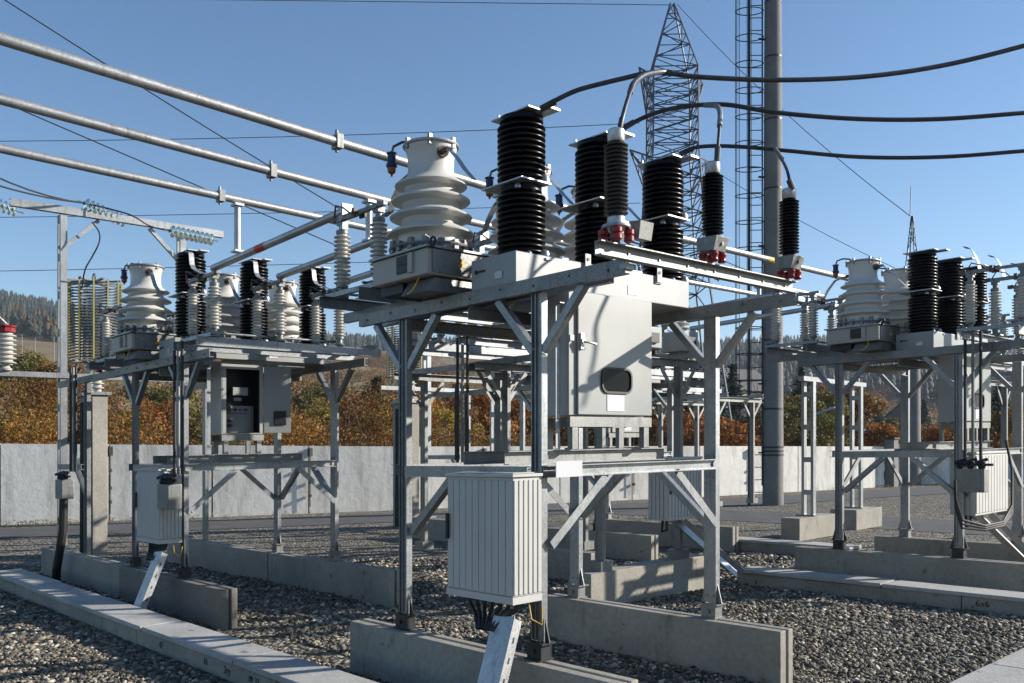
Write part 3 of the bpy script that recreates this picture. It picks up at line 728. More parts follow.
# ------------------------------------------------------------------ phase tubes between bays and busbar tubes overhead
def phase_tube(i, y, dy, label, band):
    t = T('phase_tube', label, 'tube conductor', (-8.3, y+dy, 3.9), 'horizontal tubes joining the disconnectors')
    a, b_ = Vector((-6.93,y+dy,4.05)), Vector((-9.70,y+dy,3.97))
    P(MB().tube([a, b_], .04, 14), 'tube', 'alu', t)
    if band:
        m_ = a+(b_-a)*.55; P(MB().tube([m_, a+(b_-a)*.62], .0415, 14), 'phase_band', band, t)
    P(MB().box(a.x-.01,a.x+.012,a.y-.055,a.y+.055,a.z-.055,a.z+.055), 'end_plate', 'alu', t)
    for p in (a+Vector((-.06,0,0)), b_+Vector((.05,0,0))):
        P(MB().box(p.x-.03,p.x+.03,p.y-.03,p.y+.03,3.885,p.z-.035), 'bracket', 'galv', t)
bands = ('redband', 'yellow', 'redband')
for i, y in enumerate(PH):
    phase_tube(i, y, 0, '%s of the three grey tubes joining the left and nearest frames%s' % (('front','middle','rear')[i], (', with a red band','','')[i]), ('redband',None,None)[i])
    phase_tube(i, y, DY, '%s of the three grey tubes running left from the right-hand frame%s' % (('front','middle','rear')[i], ('',', with a yellow band','')[i]), (None,'yellow',None)[i])
bx = (-6.70, -7.80, -9.10)
bnm = ('highest and nearest', 'middle', 'lowest and farthest')
for i, x in enumerate(bx):
    t = T('busbar_tube', '%s of the three long grey busbar tubes crossing the sky' % bnm[i], 'busbar', (x, 4.5, 0), 'long overhead busbar tubes')
    ys = (-6, 1.5, 4.0, 6.0, 9.0, 12, 14.5); hs = (4.86, 4.68, 4.555, 4.47, 4.42, 4.41, 4.41)
    if i == 2: hs = (4.80,4.70,4.62,4.56,4.60,4.62,4.62)
    P(MB().tube([(x,yy,hh) for yy, hh in zip(ys, hs)], .042, 16), 'tube', 'alu', t)
    if i == 0: P(MB().tube([(x,10.9,4.413),(x,11.25,4.412)], .0435, 16), 'phase_band', 'yellow', t)
    for dyy in (0, DY):
        yc = (4.13, 4.09, 4.18)[i]+dyy
        hh = float(np.interp(yc, ys, hs))
        mb = MB().box(x-.05,x+.05,yc-.03,yc+.03,hh-.06,hh+.06); mb.tube([(x,yc-.01,hh-.09),(x,yc-.01,hh+.10)], .014, 8)
        P(mb, 'clamp', 'galvdark', t)
        yd = PH[2-i]+dyy; hd = float(np.interp(yd, ys, hs))
        mb = MB().tube([(x,yd,4.05),(x,yd,hd-.045)], .035, 12).box(x-.06,x+.06,yd-.05,yd+.05,hd-.07,hd-.044).box(x-.06,x+.06,yd-.05,yd+.05,4.045,4.065)
        P(mb, 'dropper', 'alu', t)
# ------------------------------------------------------------------ portals
def make_portal(label):
    t = T('portal', label, 'portal', (-15.45, 5.4, .43), 'tall steel portals')
    for y in (4.45, 6.38):
        mb = MB(); h = .09
        mb.box(-15.45-h,-15.45-h+.05,y-.05,y+.05,.46,5.74); mb.box(-15.45+h-.05,-15.45+h,y-.05,y+.05,.46,5.74)
        for k in range(9): mb.box(-15.45-h+.05,-15.45+h-.05,y-.045,y-.04,.8+k*.6,.92+k*.6)
        c = P(mb, 'post', 'galv', t); P(MB().box(-15.6,-15.3,y-.15,y+.15,.43,.46), 'base_plate', 'galvdark', c)
    P(MB().chan('y', 3.68, 7.10, -15.33, 5.745, 5.86, -.09), 'crossbeam', 'galv', t)
    for y, s in ((4.45,1),(6.38,-1)):
        P(MB().bar((-15.45,y+s*.05,5.25),(-15.45,y+s*.55,5.74), .06, .05, (1,0,0)), 'brace', 'galv', t)
    P(MB().chan('y', 3.2, 6.3, -15.33, 3.13, 3.21, -.07), 'lower_beam', 'galv', t)
    for yy in (4.35, 6.30): P(MB().chan('x', -15.32, -12.75, yy, 2.97, 3.065, .05), 'side_beam', 'galvdark', t)
    P(MB().chan('x', -15.32, -14.2, 4.35, 1.68, 1.765, .05), 'side_rail', 'galv', t)
    mb = MB(); column(mb, -14.55, 6.42, .44, 2.965, 'face', .12); P(mb, 'leg', 'galv', t)
    mb = MB(); column(mb, -14.0, 4.38, .44, 2.965, 'mid', .12); P(mb, 'leg', 'galv', t)
    P(MB().angle((-14.05,4.36,1.3),(-14.5,4.36,1.68), .06, .006, (0,-1,0)), 'brace', 'galv', t)
    return t
p1 = make_portal('tall galvanised portal at the far left carrying glass insulator strings')
copy_thing(p1, 0, DY, 'distant tall galvanised portal partly hidden behind the nearest frame', 'tall steel portals')
# insulator post at left picture edge
t = T('post_insulator', 'white ribbed post insulator with a red cap at the left picture edge', 'insulator', (-15.35, 3.62, 3.21))
P(MB().lathe((-15.35,3.62,0), [(.08,3.215),(.085,3.24),(.05,3.27),(.06,3.30)]+sheds(.095,.145,7,3.30,3.78,.3,.15)+[(.08,3.79)], 24), 'insulator', 'white_ins', t)
mb = MB().lathe((-15.35,3.62,0), [(.11,3.795),(.14,3.80),(.13,3.86),(.145,3.875),(.145,3.90)], 10); P(mb, 'cap', 'red', t)
P(MB().box(-15.42,-15.28,3.6,3.64,3.905,3.93).tube([(-15.35,3.62,3.93),(-15.35,3.5,4.05),(-15.35,3.3,4.1)], .015, 6), 'terminal', 'alu', t)
for dy, lb in ((0, 'slim dark grey surge arrester between the tall portal and the leftmost white transformer'), (DY, 'slim dark surge arrester on the distant portal beam')):
    y = 4.40+dy; x = -13.35
    t = T('slim_arrester', lb, 'surge arrester', (x, y, 3.07), 'slim arresters beside the portals')
    P(MB().lathe((x,y,0), [(.05,3.22)]+sheds(.05,.066,18,3.24,3.78,.2,.2)+[(.05,3.79)], 18), 'insulator', 'darkgrey', t)
    P(MB().lathe((x,y,0), [(.05,3.79),(.055,3.80),(.05,3.86),(.02,3.88),(.02,3.93)], 14), 'cap', 'alu', t)
    P(MB().lathe((x,y,0),[(.06,3.14),(.06,3.22)],14), 'base_flange', 'alu', t)
    P(MB().lathe((x-.05,y-.05,0), [(.04,3.07),(.04,3.135)], 10).lathe((x+.05,y+.05,0), [(.04,3.07),(.04,3.135)], 10), 'base_insulator', 'red', t)
# glass strings
SEND = []
for k, (a, b_) in enumerate((((-30,196),(17,211)), ((84,203),(126,222)), ((170,231),(213,240)))):
    Za, Zb = 14.0, 14.5+k*.55
    A, B = pt(*a, Za+k*.5), pt(*b_, Zb); d = (B-A).normalized(); Ln = (B-A).length
    t = T('glass_insulator_string', '%s string of pale green glass insulator discs at the tall portal' % ('leftmost edge-cut','middle','rightmost')[k], 'insulator string', (A.x, A.y, A.z-G(A.x,A.y)), 'glass insulator strings')
    n = 9; ox = ORG[t.name]
    def unshear(v): return Vector((v.x, v.y, v.z-G(v.x,v.y)))
    for j in range(n):
        c = A+d*(Ln*(j+.5)/n); c = unshear(c)
        P(MB().lathe(c, [(.02,-.032),(.045,-.028),(.095,-.004),(.103,.008),(.09,.012),(.07,.0),(.05,.008),(.03,.013)], 18, tuple(d)), 'glass_disc', 'teal', t)
        P(MB().lathe(c, [(.02,-.058),(.028,-.055),(.028,-.036),(.02,-.03)], 10, tuple(d)), 'disc_cap', 'galvdark', t)
    P(MB().tube([unshear(A-d*.1), unshear(B+d*.1)], .012, 6), 'link_rod', 'galv', t)
    SEND.append((A, B))
# wires
def wire(pts, r, label, mat='cable', sag=0, name='overhead_wire', cat='wire', grp='overhead wires'):
    P_ = [Vector(p) for p in pts]
    if len(P_) == 2 and sag:
        a, b_ = P_; P_ = [a.lerp(b_, s/14)-Vector((0,0,sag*4*(s/14)*(1-s/14))) for s in range(15)]
    mb = MB().tube(P_, r, 6); c = P_[0]
    return single(mb, name, mat, label, cat, (c.x,c.y,c.z), grp, shear=False)
def smooth(pts, n=6):
    P_ = [Vector(p) for p in pts]; out = []
    for i in range(len(P_)-1):
        p0 = P_[max(i-1,0)]; p1 = P_[i]; p2 = P_[i+1]; p3 = P_[min(i+2,len(P_)-1)]
        for k in range(n):
            t = k/n; out.append(.5*((2*p1)+(-p0+p2)*t+(2*p0-5*p1+4*p2-p3)*t*t+(-p0+3*p1-3*p2+p3)*t**3))
    out.append(P_[-1]); return out
wire([pt(-260,-20,10), SEND[1][0]], .013, 'dark conductor coming from upper left down to the middle glass string', sag=.5)
wire([pt(-260,60,10), SEND[1][0]], .013, 'second dark conductor joining the middle glass string from the left', sag=.3)
wire([pt(-500,120,12), SEND[0][0]], .013, 'dark conductor to the leftmost glass string', sag=.3)
wire(smooth([SEND[1][0], pt(128,214,14.6), pt(150,226,14.8), SEND[2][0]]), .013, 'dark conductor passing under the portal beam to the rightmost glass string')
wire(smooth([pt(92,222,14.4), pt(99,232,14.4), pt(99,243,14.3), pt(92,257,14.3), pt(85,270,14.3), pt(82,288,14.6)]), .012, 'dark cable hanging in a curve from the portal beam to the coil')
wire([pt(-60,-42,16), pt(345,212,20)], .012, 'thin dark wire slanting down from the upper left corner to the nearest busbars', sag=.05)
wire([pt(-60,75,17), pt(340,247,21)], .012, 'thin dark wire slanting from the left edge between the two lower busbar tubes')
wire([pt(-400,138,55), pt(640,123,58)], .022, 'long thin nearly level wire crossing the sky behind the nearest white transformer', sag=.6)
wire([pt(-400,219,55), pt(640,203,58)], .02, 'long thin level wire passing behind the portal beam', sag=.3)
wire([pt(-400,276,50), pt(700,250,58)], .02, 'long thin level wire just above the left equipment', sag=.3)
wire([pt(160,-1,58), pt(674,5,60)], .022, 'thin wire along the top edge of the sky ending at the lattice pylon')
wire([pt(677,4,60), pt(910,216,46)], .02, 'thin wire from the pylon tip to the right lightning mast', sag=.6)
wire([pt(697,160,60), pt(895,268,60)], .02, 'thin wire sloping right from the middle pylon arm', sag=.3)
wire([pt(697,250,60), pt(1200,440,120)], .03, 'thin wire sloping right from the lowest pylon arm', sag=.5)
wire([pt(910,216,46), pt(911,186,46)], .02, 'thin vertical air terminal spike on the right lightning mast')
# heavy cables to the poles / arresters
c1 = smooth([pt(546,106,6.4), pt(560,98,6.3), pt(578,90,6.3), pt(600,84,6.3), pt(625,78,6.25), pt(648,73,6.2), pt(670,73.5,6.2), pt(700,77,6.2), pt(775,80,6.25), pt(860,77,6.35), pt(940,66,6.45), pt(1023,46,6.5), pt(1110,20,6.6), pt(1250,-30,6.8)])
def tubeline(name, pts, r, label, extra, cat='cable'):
    c = pts[0]; x, y, z = c
    o = T(name, label, cat, (x, y, z-G(x,y)), 'heavy black cables to the poles')
    us = lambda v: Vector((v[0], v[1], v[2]-G(v[0],v[1])))
    P(MB().tube([us(p) for p in pts], r, 10), 'conductor', 'cable', o)
    for nm, pp, rr, mt in extra: P(MB().tube([us(p) for p in pp], rr, 10), nm, mt, o)
tubeline('heavy_cable', c1, .017, 'highest heavy black cable running right from the top of the nearest black pole', [
  ('lug', [pt(541,109,6.38), pt(556,101,6.33)], .024, 'cable'),
  ('clamp', smooth([pt(630,93,5.6), pt(634,83,5.7), pt(645,75,5.9), pt(662,72,6.18), pt(672,73,6.2)]), .019, 'cable'),
  ('dropper', smooth([pt(620,128,5.38), pt(623,115,5.4), pt(628,98,5.5), pt(632,88,5.6)]), .013, 'cable'),
  ('dropper_lug', [pt(619.5,131,5.38), pt(622,118,5.4)], .017, 'cable')])
c2_ = smooth([pt(624,128,6.9), pt(645,117,6.9), pt(670,109,6.85), pt(700,105,6.8), pt(730,105,6.8), pt(780,113,6.8), pt(860,119,6.85), pt(940,119,6.9), pt(1023,113,6.95), pt(1110,106,7.05), pt(1250,90,7.2)])
tubeline('heavy_cable', c2_, .017, 'middle heavy black cable running right from the second black pole', [
  ('lug', [pt(622,129,6.9), pt(634,122,6.9)], .022, 'cable'),
  ('clamp', smooth([pt(704,105,6.8), pt(716,106,6.7), pt(720,112,6.4), pt(719.5,126,6.15)]), .019, 'galvdark'),
  ('dropper', [pt(719.5,126,6.15), pt(717.5,152,6.05)], .011, 'cable'),
  ('dropper_lug', [pt(717.8,147,6.05), pt(717,160,6.05)], .020, 'cable')])
c3 = smooth([pt(681,153,7.4), pt(693,148,7.4), pt(712,146,7.4), pt(745,147,7.35), pt(790,151,7.3), pt(860,157,7.3), pt(940,157,7.3), pt(1023,151,7.3), pt(1110,143,7.4), pt(1250,128,7.5)])
tubeline('heavy_cable', c3, .016, 'lowest heavy black cable running right from the third black pole', [
  ('lug', [pt(680,154,7.4), pt(692,149,7.4)], .022, 'cable'),
  ('clamp', [pt(775,149,7.3), pt(782,159,7.1)], .018, 'galvdark'),
  ('dropper', smooth([pt(781,158,7.1), pt(787,170,6.8), pt(790,184,6.7)]), .012, 'cable'),
  ('dropper_lug', [pt(789,180,6.7), pt(793,190,6.7)], .022, 'cable')])
# jumper straps from right/left poles to their disconnectors
def jump(pts, w, label, dx=0, dy=0):
    mb = MB(); pl = [Vector((p[0]+dx,p[1]+dy,p[2])) for p in pts]; pl = smooth(pl, 4)
    for i in range(len(pl)-1): mb.bar(pl[i], pl[i+1], w, .006, (1,0,1))
    single(mb, 'jumper_strap', 'alu', label, 'strap', (pl[0].x, pl[0].y, pl[0].z), 'flat metal straps from the pole tops')
for i, y in enumerate(PH):
    jump([(-4.40,y,4.27),(-4.30,y-.05,4.22),(-4.2,y-.12,4.05),(-4.15,y-.2,3.93)], .06, '%s flat metal strap drooping from a black pole of the right-hand frame' % ORD[i], 0, DY)
    jump([(-4.40,y,4.27),(-4.30,y,4.24),(-4.22,y,4.05),(-3.75,y,3.90)], .06, '%s flat metal strap drooping from a black pole top of the left frame' % ORD[i], DX, 0)
# ------------------------------------------------------------------ foundations and troughs
def found(x0, x1, y0, label, th=.19, mat='concrete'):
    t = T('foundation_beam', label, 'concrete foundation', ((x0+x1)/2, y0+th/2, 0), 'precast concrete foundation beams')
    P(MB().box(x0,x1,y0,y0+th*.45,-.1,.43).box(x0,x1-.03,y0+th*.45,y0+th*.62,-.1,.415).box(x0,x1,y0+th*.62,y0+th,-.1,.43), 'beam', mat, t, bevel=.008)
found(-6.65,-3.62,4.22,'grimy concrete foundation beam in the foreground under the front legs of the nearest frame')
found(-6.35,-3.73,6.26,'concrete foundation beam in the centre foreground under the rear legs of the nearest frame')
found(-12.2,-9.18,4.22,'dark grimy concrete foundation beam under the front legs of the left frame', mat='concrete_grimy')
found(-15.75,-12.23,4.22,'concrete foundation beam under the tall portal at the far left')
found(-12.05,-9.0,6.26,'long concrete foundation beam under the rear legs of the left frame')
found(-15.75,-12.08,6.26,'concrete foundation beam behind the tall portal')
found(-6.63,-3.42,4.22+DY,'concrete foundation beam under the front legs of the right-hand frame')
found(-6.45,-3.2,6.26+DY,'concrete foundation beam under the rear legs of the right-hand frame')
found(-12.2,-9.18,4.22+DY,'concrete foundation beam under the front legs of the distant frame')
found(-12.05,-9.0,6.26+DY,'concrete foundation beam under the rear legs of the distant frame')
found(-15.75,-12.23,4.22+DY,'concrete foundation beam under the distant portal')
found(-9.9,-8.35,9.15,'short tan concrete foundation beam behind the left legs of the nearest frame')
t = T('foundation_beam', 'dark shaded concrete foundation beam running away behind the centre foundation', 'concrete foundation', (-7.1, 8.8, 0), 'precast concrete foundation beams')
P(MB().box(-7.25,-6.98,7.65,9.95,-.1,.43), 'beam', 'concrete', t, bevel=.008)
t = T('foundation_beam', 'concrete foundation block under the white-lit pair of battened posts at right', 'concrete foundation', (-9.3, 17.6, 0), 'precast concrete foundation beams')
P(MB().box(-9.4,-9.0,15.8,17.3,-.1,.43).box(-9.75,-9.15,18.4,19.6,-.1,.43), 'beam', 'concrete', t, bevel=.008)
def trough(x0, x1, y0, label, step, marks=None):
    t = T('cable_trough', label, 'cable trough', ((x0+x1)/2, y0+.2, 0), 'concrete cable troughs')
    x = x0; k = 0
    rnd = random.Random(int(abs(x0*10)))
    while x < x1-.1:
        e = min(x1, x+step)
        dz = rnd.uniform(-.006,.006); dyy = rnd.uniform(-.012,.012)
        P(MB().box(x+.008,e-.008,y0+dyy,y0+.42+dyy,.158+dz,.203+dz), 'lid_slab', 'slab', t, bevel=.006)
        x = e
    x = x0
    while x < x1-.1:
        e = min(x1, x+step*1.45)
        P(MB().box(x+.006,e-.006,y0+.03,y0+.10,-.1,.151), 'side_wall', 'concrete', t, bevel=.005); P(MB().box(x+.006,e-.006,y0+.32,y0+.39,-.1,.151), 'side_wall', 'concrete', t, bevel=.005)
        x = e
    return t
tr1 = trough(-15.0, -3.2, 3.31, 'long concrete cable trough with pale lid slabs in the left foreground', 2.0)
tr2 = trough(-6.9, -.9, 10.47, 'concrete cable trough with pale lids in front of the right-hand frame', 2.0)
tr3 = trough(-10.2, -6.95, 13.75, 'distant concrete cable trough left of the right-hand frame', 2.0)
t = T('cable_trough', 'pale slab of a cable trough cut by the lower right picture corner', 'cable trough', (-2.45, 7.5, 0), 'concrete cable troughs')
for k in range(4): P(MB().box(-2.70,-2.2,5.2+k*.82,5.2+k*.82+.81,.06,.11), 'lid_slab', 'slab', t, bevel=.006)
P(MB().box(-2.68,-2.62,5.2,8.4,-.1,.055).box(-2.28,-2.22,5.2,8.4,-.1,.055), 'side_wall', 'concrete', t)
t = T('cable_trough', 'pale concrete trough lid lying beyond the tan foundation behind the nearest frame', 'cable trough', (-7.9, 9.6, 0), 'concrete cable troughs')
P(MB().box(-8.4,-7.3,10.0,10.4,-.05,.2), 'lid_slab', 'slab', t, bevel=.006)
def scrawl(text, x, y, h, size, parent):
    cu = bpy.data.curves.new('marking', 'FONT'); cu.body = text; cu.size = size; cu.extrude = .001
    o = bpy.data.objects.new('marking', cu); COL.objects.link(o)
    dg = bpy.context.evaluated_depsgraph_get(); dg.update(); me = bpy.data.meshes.new_from_object(o.evaluated_get(dg)); bpy.data.objects.remove(o)
    me.transform(Matrix.Rotation(R(90), 4, 'X')); me.transform(Matrix.Rotation(R(-2), 4, 'Y'))
    o = bpy.data.objects.new('marking', me); COL.objects.link(o); o.parent = parent
    px, py, ph_ = ORG[parent.name]; o.location = (x-px, y-py, h-ph_+SX*(x-px)+SY*(y-py)); me.materials.clear(); me.materials.append(M['ink'])
scrawl('6x6', -3.85, 10.497, .055, .10, tr2); scrawl('112-406', -3.30, 10.497, .045, .10, tr2)
scrawl('47', -8.6, 3.337, .05, .09, tr1); scrawl('65', -7.6, 3.337, .06, .08, tr1); scrawl('2ry', -7.2, 3.337, .05, .09, tr1); scrawl('09  11', -6.75, 3.337, .06, .07, tr1)
# ------------------------------------------------------------------ inter-row frames and rear equipment
def make_mid(label, xs, ys, zt=3.0):
    t = T('support_stand', label, 'support stand', (sum(xs)/2, sum(ys)/2, .43), 'small support stands behind the frames')
    for x in xs:
        for y in ys:
            mb = MB(); column(mb, x, y, .43, zt-.1, 'face'); c = P(mb, 'leg', 'galvdark', t)
            P(MB().box(x-.10,x+.10,y-.10,y+.10,.43,.55), 'foot', 'galvdark', c)
            for s in (-1, 1): P(MB().angle((x,y+s*.05,zt-.48),(x,y+s*.36,zt-.11), .055, .006, (1,0,0)), 'brace', 'galvdark', t)
    for x in xs: P(MB().chan('y', ys[0]-.5, ys[1]+.5, x-.05, zt-.1, zt, .06), 'beam', 'galvdark', t)
    for y in ys: P(MB().chan('x', xs[0]-.3, xs[1]+.3, y, zt+.002, zt+.085, .05), 'beam', 'galv', t)
    return t
make_mid('dark braced stand between the nearest cabinet and the right leg of the nearest frame', (-8.75,-7.1), (7.95,9.45))
_d5 = make_disc(-8.30, 'disconnector on the dark braced stand behind the nearest frame', (-8.72,7.1,1.66), ys=(7.25,8.05,8.85), zb=3.28)
_st = [o_ for o_ in COL.objects if o_.get('label','').startswith('dark braced stand')][0]
copy_thing(_st, 2.4, 9.3, 'dark braced stand far behind the right-hand frame', 'small support stands behind the frames')
copy_thing(_d5, 2.4, 9.3, 'disconnector on the stand far behind the right-hand frame', 'three-phase disconnectors')
copy_thing(_st, -5.2, 9.9, 'dark braced stand far behind the nearest frame beyond the distant frame', 'small support stands behind the frames')
copy_thing(_d5, -5.2, 9.9, 'disconnector on the farthest stand beyond the distant frame', 'three-phase disconnectors')
copy_thing(_st, -1.85, .05, 'dark braced stand behind the left legs of the nearest frame', 'small support stands behind the frames')
copy_thing(_d5, -1.3, .05, 'disconnector on the stand behind the left legs of the nearest frame', 'three-phase disconnectors')
def vt(x, y, z, label):
    t = T('voltage_transformer', label, 'voltage transformer', (x, y, z), 'small voltage transformers on the rear stand')
    P(MB().box(x-.16,x+.16,y-.16,y+.16,z,z+.26), 'tank', 'paint', t, bevel=.01)
    P(MB().lathe((x,y,0), [(.08,z+.26)]+sheds(.07,.12,7,z+.28,z+.70,.35,.15)+[(.06,z+.72)], 22), 'insulator', 'white_ins', t)
    P(MB().lathe((x,y,0), [(.06,z+.72),(.07,z+.73),(.07,z+.78),(.02,z+.79),(.02,z+.84)], 14), 'cap', 'alu', t)
    P(MB().box(x+.162,x+.20,y-.10,y+.06,z+.06,z+.18), 'fuse_box', 'blacksteel', t)
vt(-7.1,8.0,3.09,'nearest small white-topped voltage transformer on the rear stand')
vt(-7.1,8.75,3.09,'middle small white-topped voltage transformer on the rear stand')
vt(-7.1,9.5,3.09,'farthest small white-topped voltage transformer on the rear stand')
# battened bus support posts (right, behind)
t = T('battened_support', 'pale support of two battened post pairs behind the right-hand frame', 'bus support', (-9.2,17.8,.43))
for (x, y) in ((-9.2,16.5),(-9.45,19.0)):
    mb = MB().box(x-.13,x-.07,y-.05,y+.05,.46,3.10).box(x+.07,x+.13,y-.05,y+.05,.46,3.10)
    for k in range(4): mb.box(x-.07,x+.07,y-.045,y-.04,.85+k*.65,.95+k*.65)
    c = P(mb, 'post', 'galv', t); P(MB().box(x-.2,x+.2,y-.15,y+.15,.43,.46), 'base_plate', 'galvdark', c)
    P(MB().lathe((x,y,0), [(.07,3.20),(.08,3.25),(.05,3.28)]+sheds(.06,.11,9,3.30,3.85,.3,.15)+[(.06,3.87)], 20), 'insulator', 'white_ins', t)
P(MB().bar((-9.14,16.1,3.15),(-9.48,19.4,3.15), .12, .09), 'top_beam', 'galv', t)
# concrete posts with line traps
def make_trap(dy, label, plabel):
    x, y = -17.95, 5.73+dy
    for k, (ax, w) in enumerate(((.20,.13),(-.25,.13))):
        t = T('concrete_post', plabel+(', right one of its pair' if k == 0 else ', left one of its pair'), 'concrete post', (x+ax,y,0), 'rough concrete posts')
        P(MB().box(x+ax-w,x+ax+w,y-.14,y+.14,-.1,3.02), 'shaft', 'post_concrete', t, bevel=.015)
        P(MB().box(x+ax-.18,x+ax+.18,y-.2,y+.2,3.021,3.08), 'head_plate', 'galvdark', t)
        P(MB().tube([(x+ax+.12,y-.17,0),(x+ax+.12,y-.17,2.9)], .02, 6).tube([(x+ax+.03,y-.17,0),(x+ax+.05,y-.17,2.9)], .02, 6), 'conduit', 'blacksteel', t)
    t = T('line_trap', label, 'line trap coil', (x,y,3.08), 'cage-like line trap coils')
    cx = x; r = .46
    mb = MB()
    for k in range(26):
        z = 3.72+k*.056
        mb.tube([(cx+r*math.cos(a),y+r*math.sin(a),z) for a in [i*math.pi/14 for i in range(29)]], .013, 5, False)
    P(mb, 'winding', 'galvdark', t)
    for k in range(12):
        mb = MB(); a = k*math.pi/6+.2; mb.box(cx+(r+.02)*math.cos(a)-.014,cx+(r+.02)*math.cos(a)+.014,y+(r+.02)*math.sin(a)-.014,y+(r+.02)*math.sin(a)+.014,3.68,5.18)
        P(mb, 'spacer_rod', 'yellowgreen', t)
    for zz in (3.66, 5.18):
        mb = MB()
        for k in range(4):
            a = k*math.pi/4; d = Vector((math.cos(a),math.sin(a),0))*(r+.06); c = Vector((cx,y,zz)); mb.bar(c-d, c+d, .05, .03)
        if zz > 5: mb.tube([(cx+.07*math.cos(i*math.pi/6),y,5.27+.07*math.sin(i*math.pi/6)) for i in range(13)], .015, 6)
        P(mb, 'spider', 'galvdark', t)
    for ax in (.2,-.25): P(MB().lathe((x+ax,y,0), [(.07,3.085)]+sheds(.07,.12,6,3.12,3.62,.3,.15)+[(.07,3.645)], 18), 'insulator', 'white_ins', t)
make_trap(0, 'cage-like coil of thin rings with yellow rods left of the left white transformer', 'rough concrete post with dark conduits below the left coil')
make_trap(DY, 'distant cage-like coil with yellow rods glimpsed beneath the nearest frame', 'rough concrete post of the distant coil behind the nearest frame')
# ------------------------------------------------------------------ masts and pylon
t = T('concrete_mast', 'tall dark grey tapering concrete mast with steel bands and a caged ladder', 'mast', (-14.81,24.44,0))
bx_, by_ = -14.81, 24.44
P(MB().lathe((bx_,by_,0), [(.315,-.2),(.30,4),(.265,12),(.22,22)], 28), 'shaft', 'mast_concrete', t)
for z in (1.5,1.62,1.74,2.9,5.0,7.4,9.6,11.7,13.6,15.3,17.2): P(MB().lathe((bx_,by_,z), [(.325-z*.0044,0),(.325-z*.0044,.05)], 24), 'band', 'blacksteel', t)
Rt = Vector((CA, CB, 0)); Fw = Vector((-CB, CA, 0)); c0 = Vector((bx_,by_,0))
for off, wd_ in ((.34, .035), (.74, .075)):
    p = c0-Rt*off-Fw*.05
    P(MB().bar(p+Vector((0,0,0 if off > .5 else .6)), p+Vector((0,0,20)), wd_, .05, Fw), 'ladder_rail', 'blacksteel', t)
z = .4
while z < 20:
    P(MB().tube([c0-Rt*.34-Fw*.05+Vector((0,0,z)), c0-Rt*.74-Fw*.05+Vector((0,0,z))], .014, 6), 'rung', 'blacksteel', t); z += .38
mb = MB(); z = 2.2; cc = c0-Rt*.76-Fw*.15
def hoop(a): return -Rt*.42*math.cos(a)-Fw*.26*math.sin(a)
while z < 20:
    mb.tube([cc+Vector((0,0,z))+hoop(2*math.pi*i/20) for i in range(21)], .016, 5); z += .80
for a in (0, 35, 325, 90, 270):
    o = cc+hoop(R(a)); mb.tube([o+Vector((0,0,2.2)), o+Vector((0,0,20))], .011, 5)
P(mb, 'ladder_cage', 'blacksteel', t)
z = 1.6
while z < 20: P(MB().bar(c0-Rt*.25+Vector((0,0,z)), c0-Rt*.45-Fw*.05+Vector((0,0,z)), .05, .05), 'ladder_bracket', 'blacksteel', t); z += 2.1
X2, Y2 = -16.6, 38.33
t = T('lightning_mast', 'thick grey concrete mast with a small lattice spire behind the right-hand black poles', 'mast', (X2,Y2,0))
P(MB().lathe((X2,Y2,0), [(.36,-.3),(.32,5),(.27,9.1)], 24), 'shaft', 'mast_concrete', t)
mb = MB(); c0 = Vector((X2,Y2,0))
def lat(mb, c0, w0, w1, z0, z1, n, r, full=False):
    cs = lambda w, z: [c0+Rt*sx*w/2+Fw*sy*w/2+Vector((0,0,z)) for sx, sy in ((-1,-1),(1,-1),(1,1),(-1,1))]
    for k in range(n):
        za, zb_ = z0+(z1-z0)*k/n, z0+(z1-z0)*(k+1)/n; wa, wb = w0+(w1-w0)*k/n, w0+(w1-w0)*(k+1)/n
        A, B = cs(wa, za), cs(wb, zb_)
        for i in range(4):
            mb.tube([A[i], B[i]], r, 5); j = (i+1)%4
            mb.tube([A[i], B[j]] if (k+i)%2 else [A[j], B[i]], r*.6, 4)
            if full: mb.tube([A[i], B[j]] if (k+i+1)%2 else [A[j], B[i]], r*.5, 4)
            if k%2 == 0 or full: mb.tube([B[i], B[j]], r*.6, 4)
lat(mb, c0, .42, .05, 9.1, 11.4, 5, .02)
P(mb, 'lattice_spire', 'blacksteel', t)
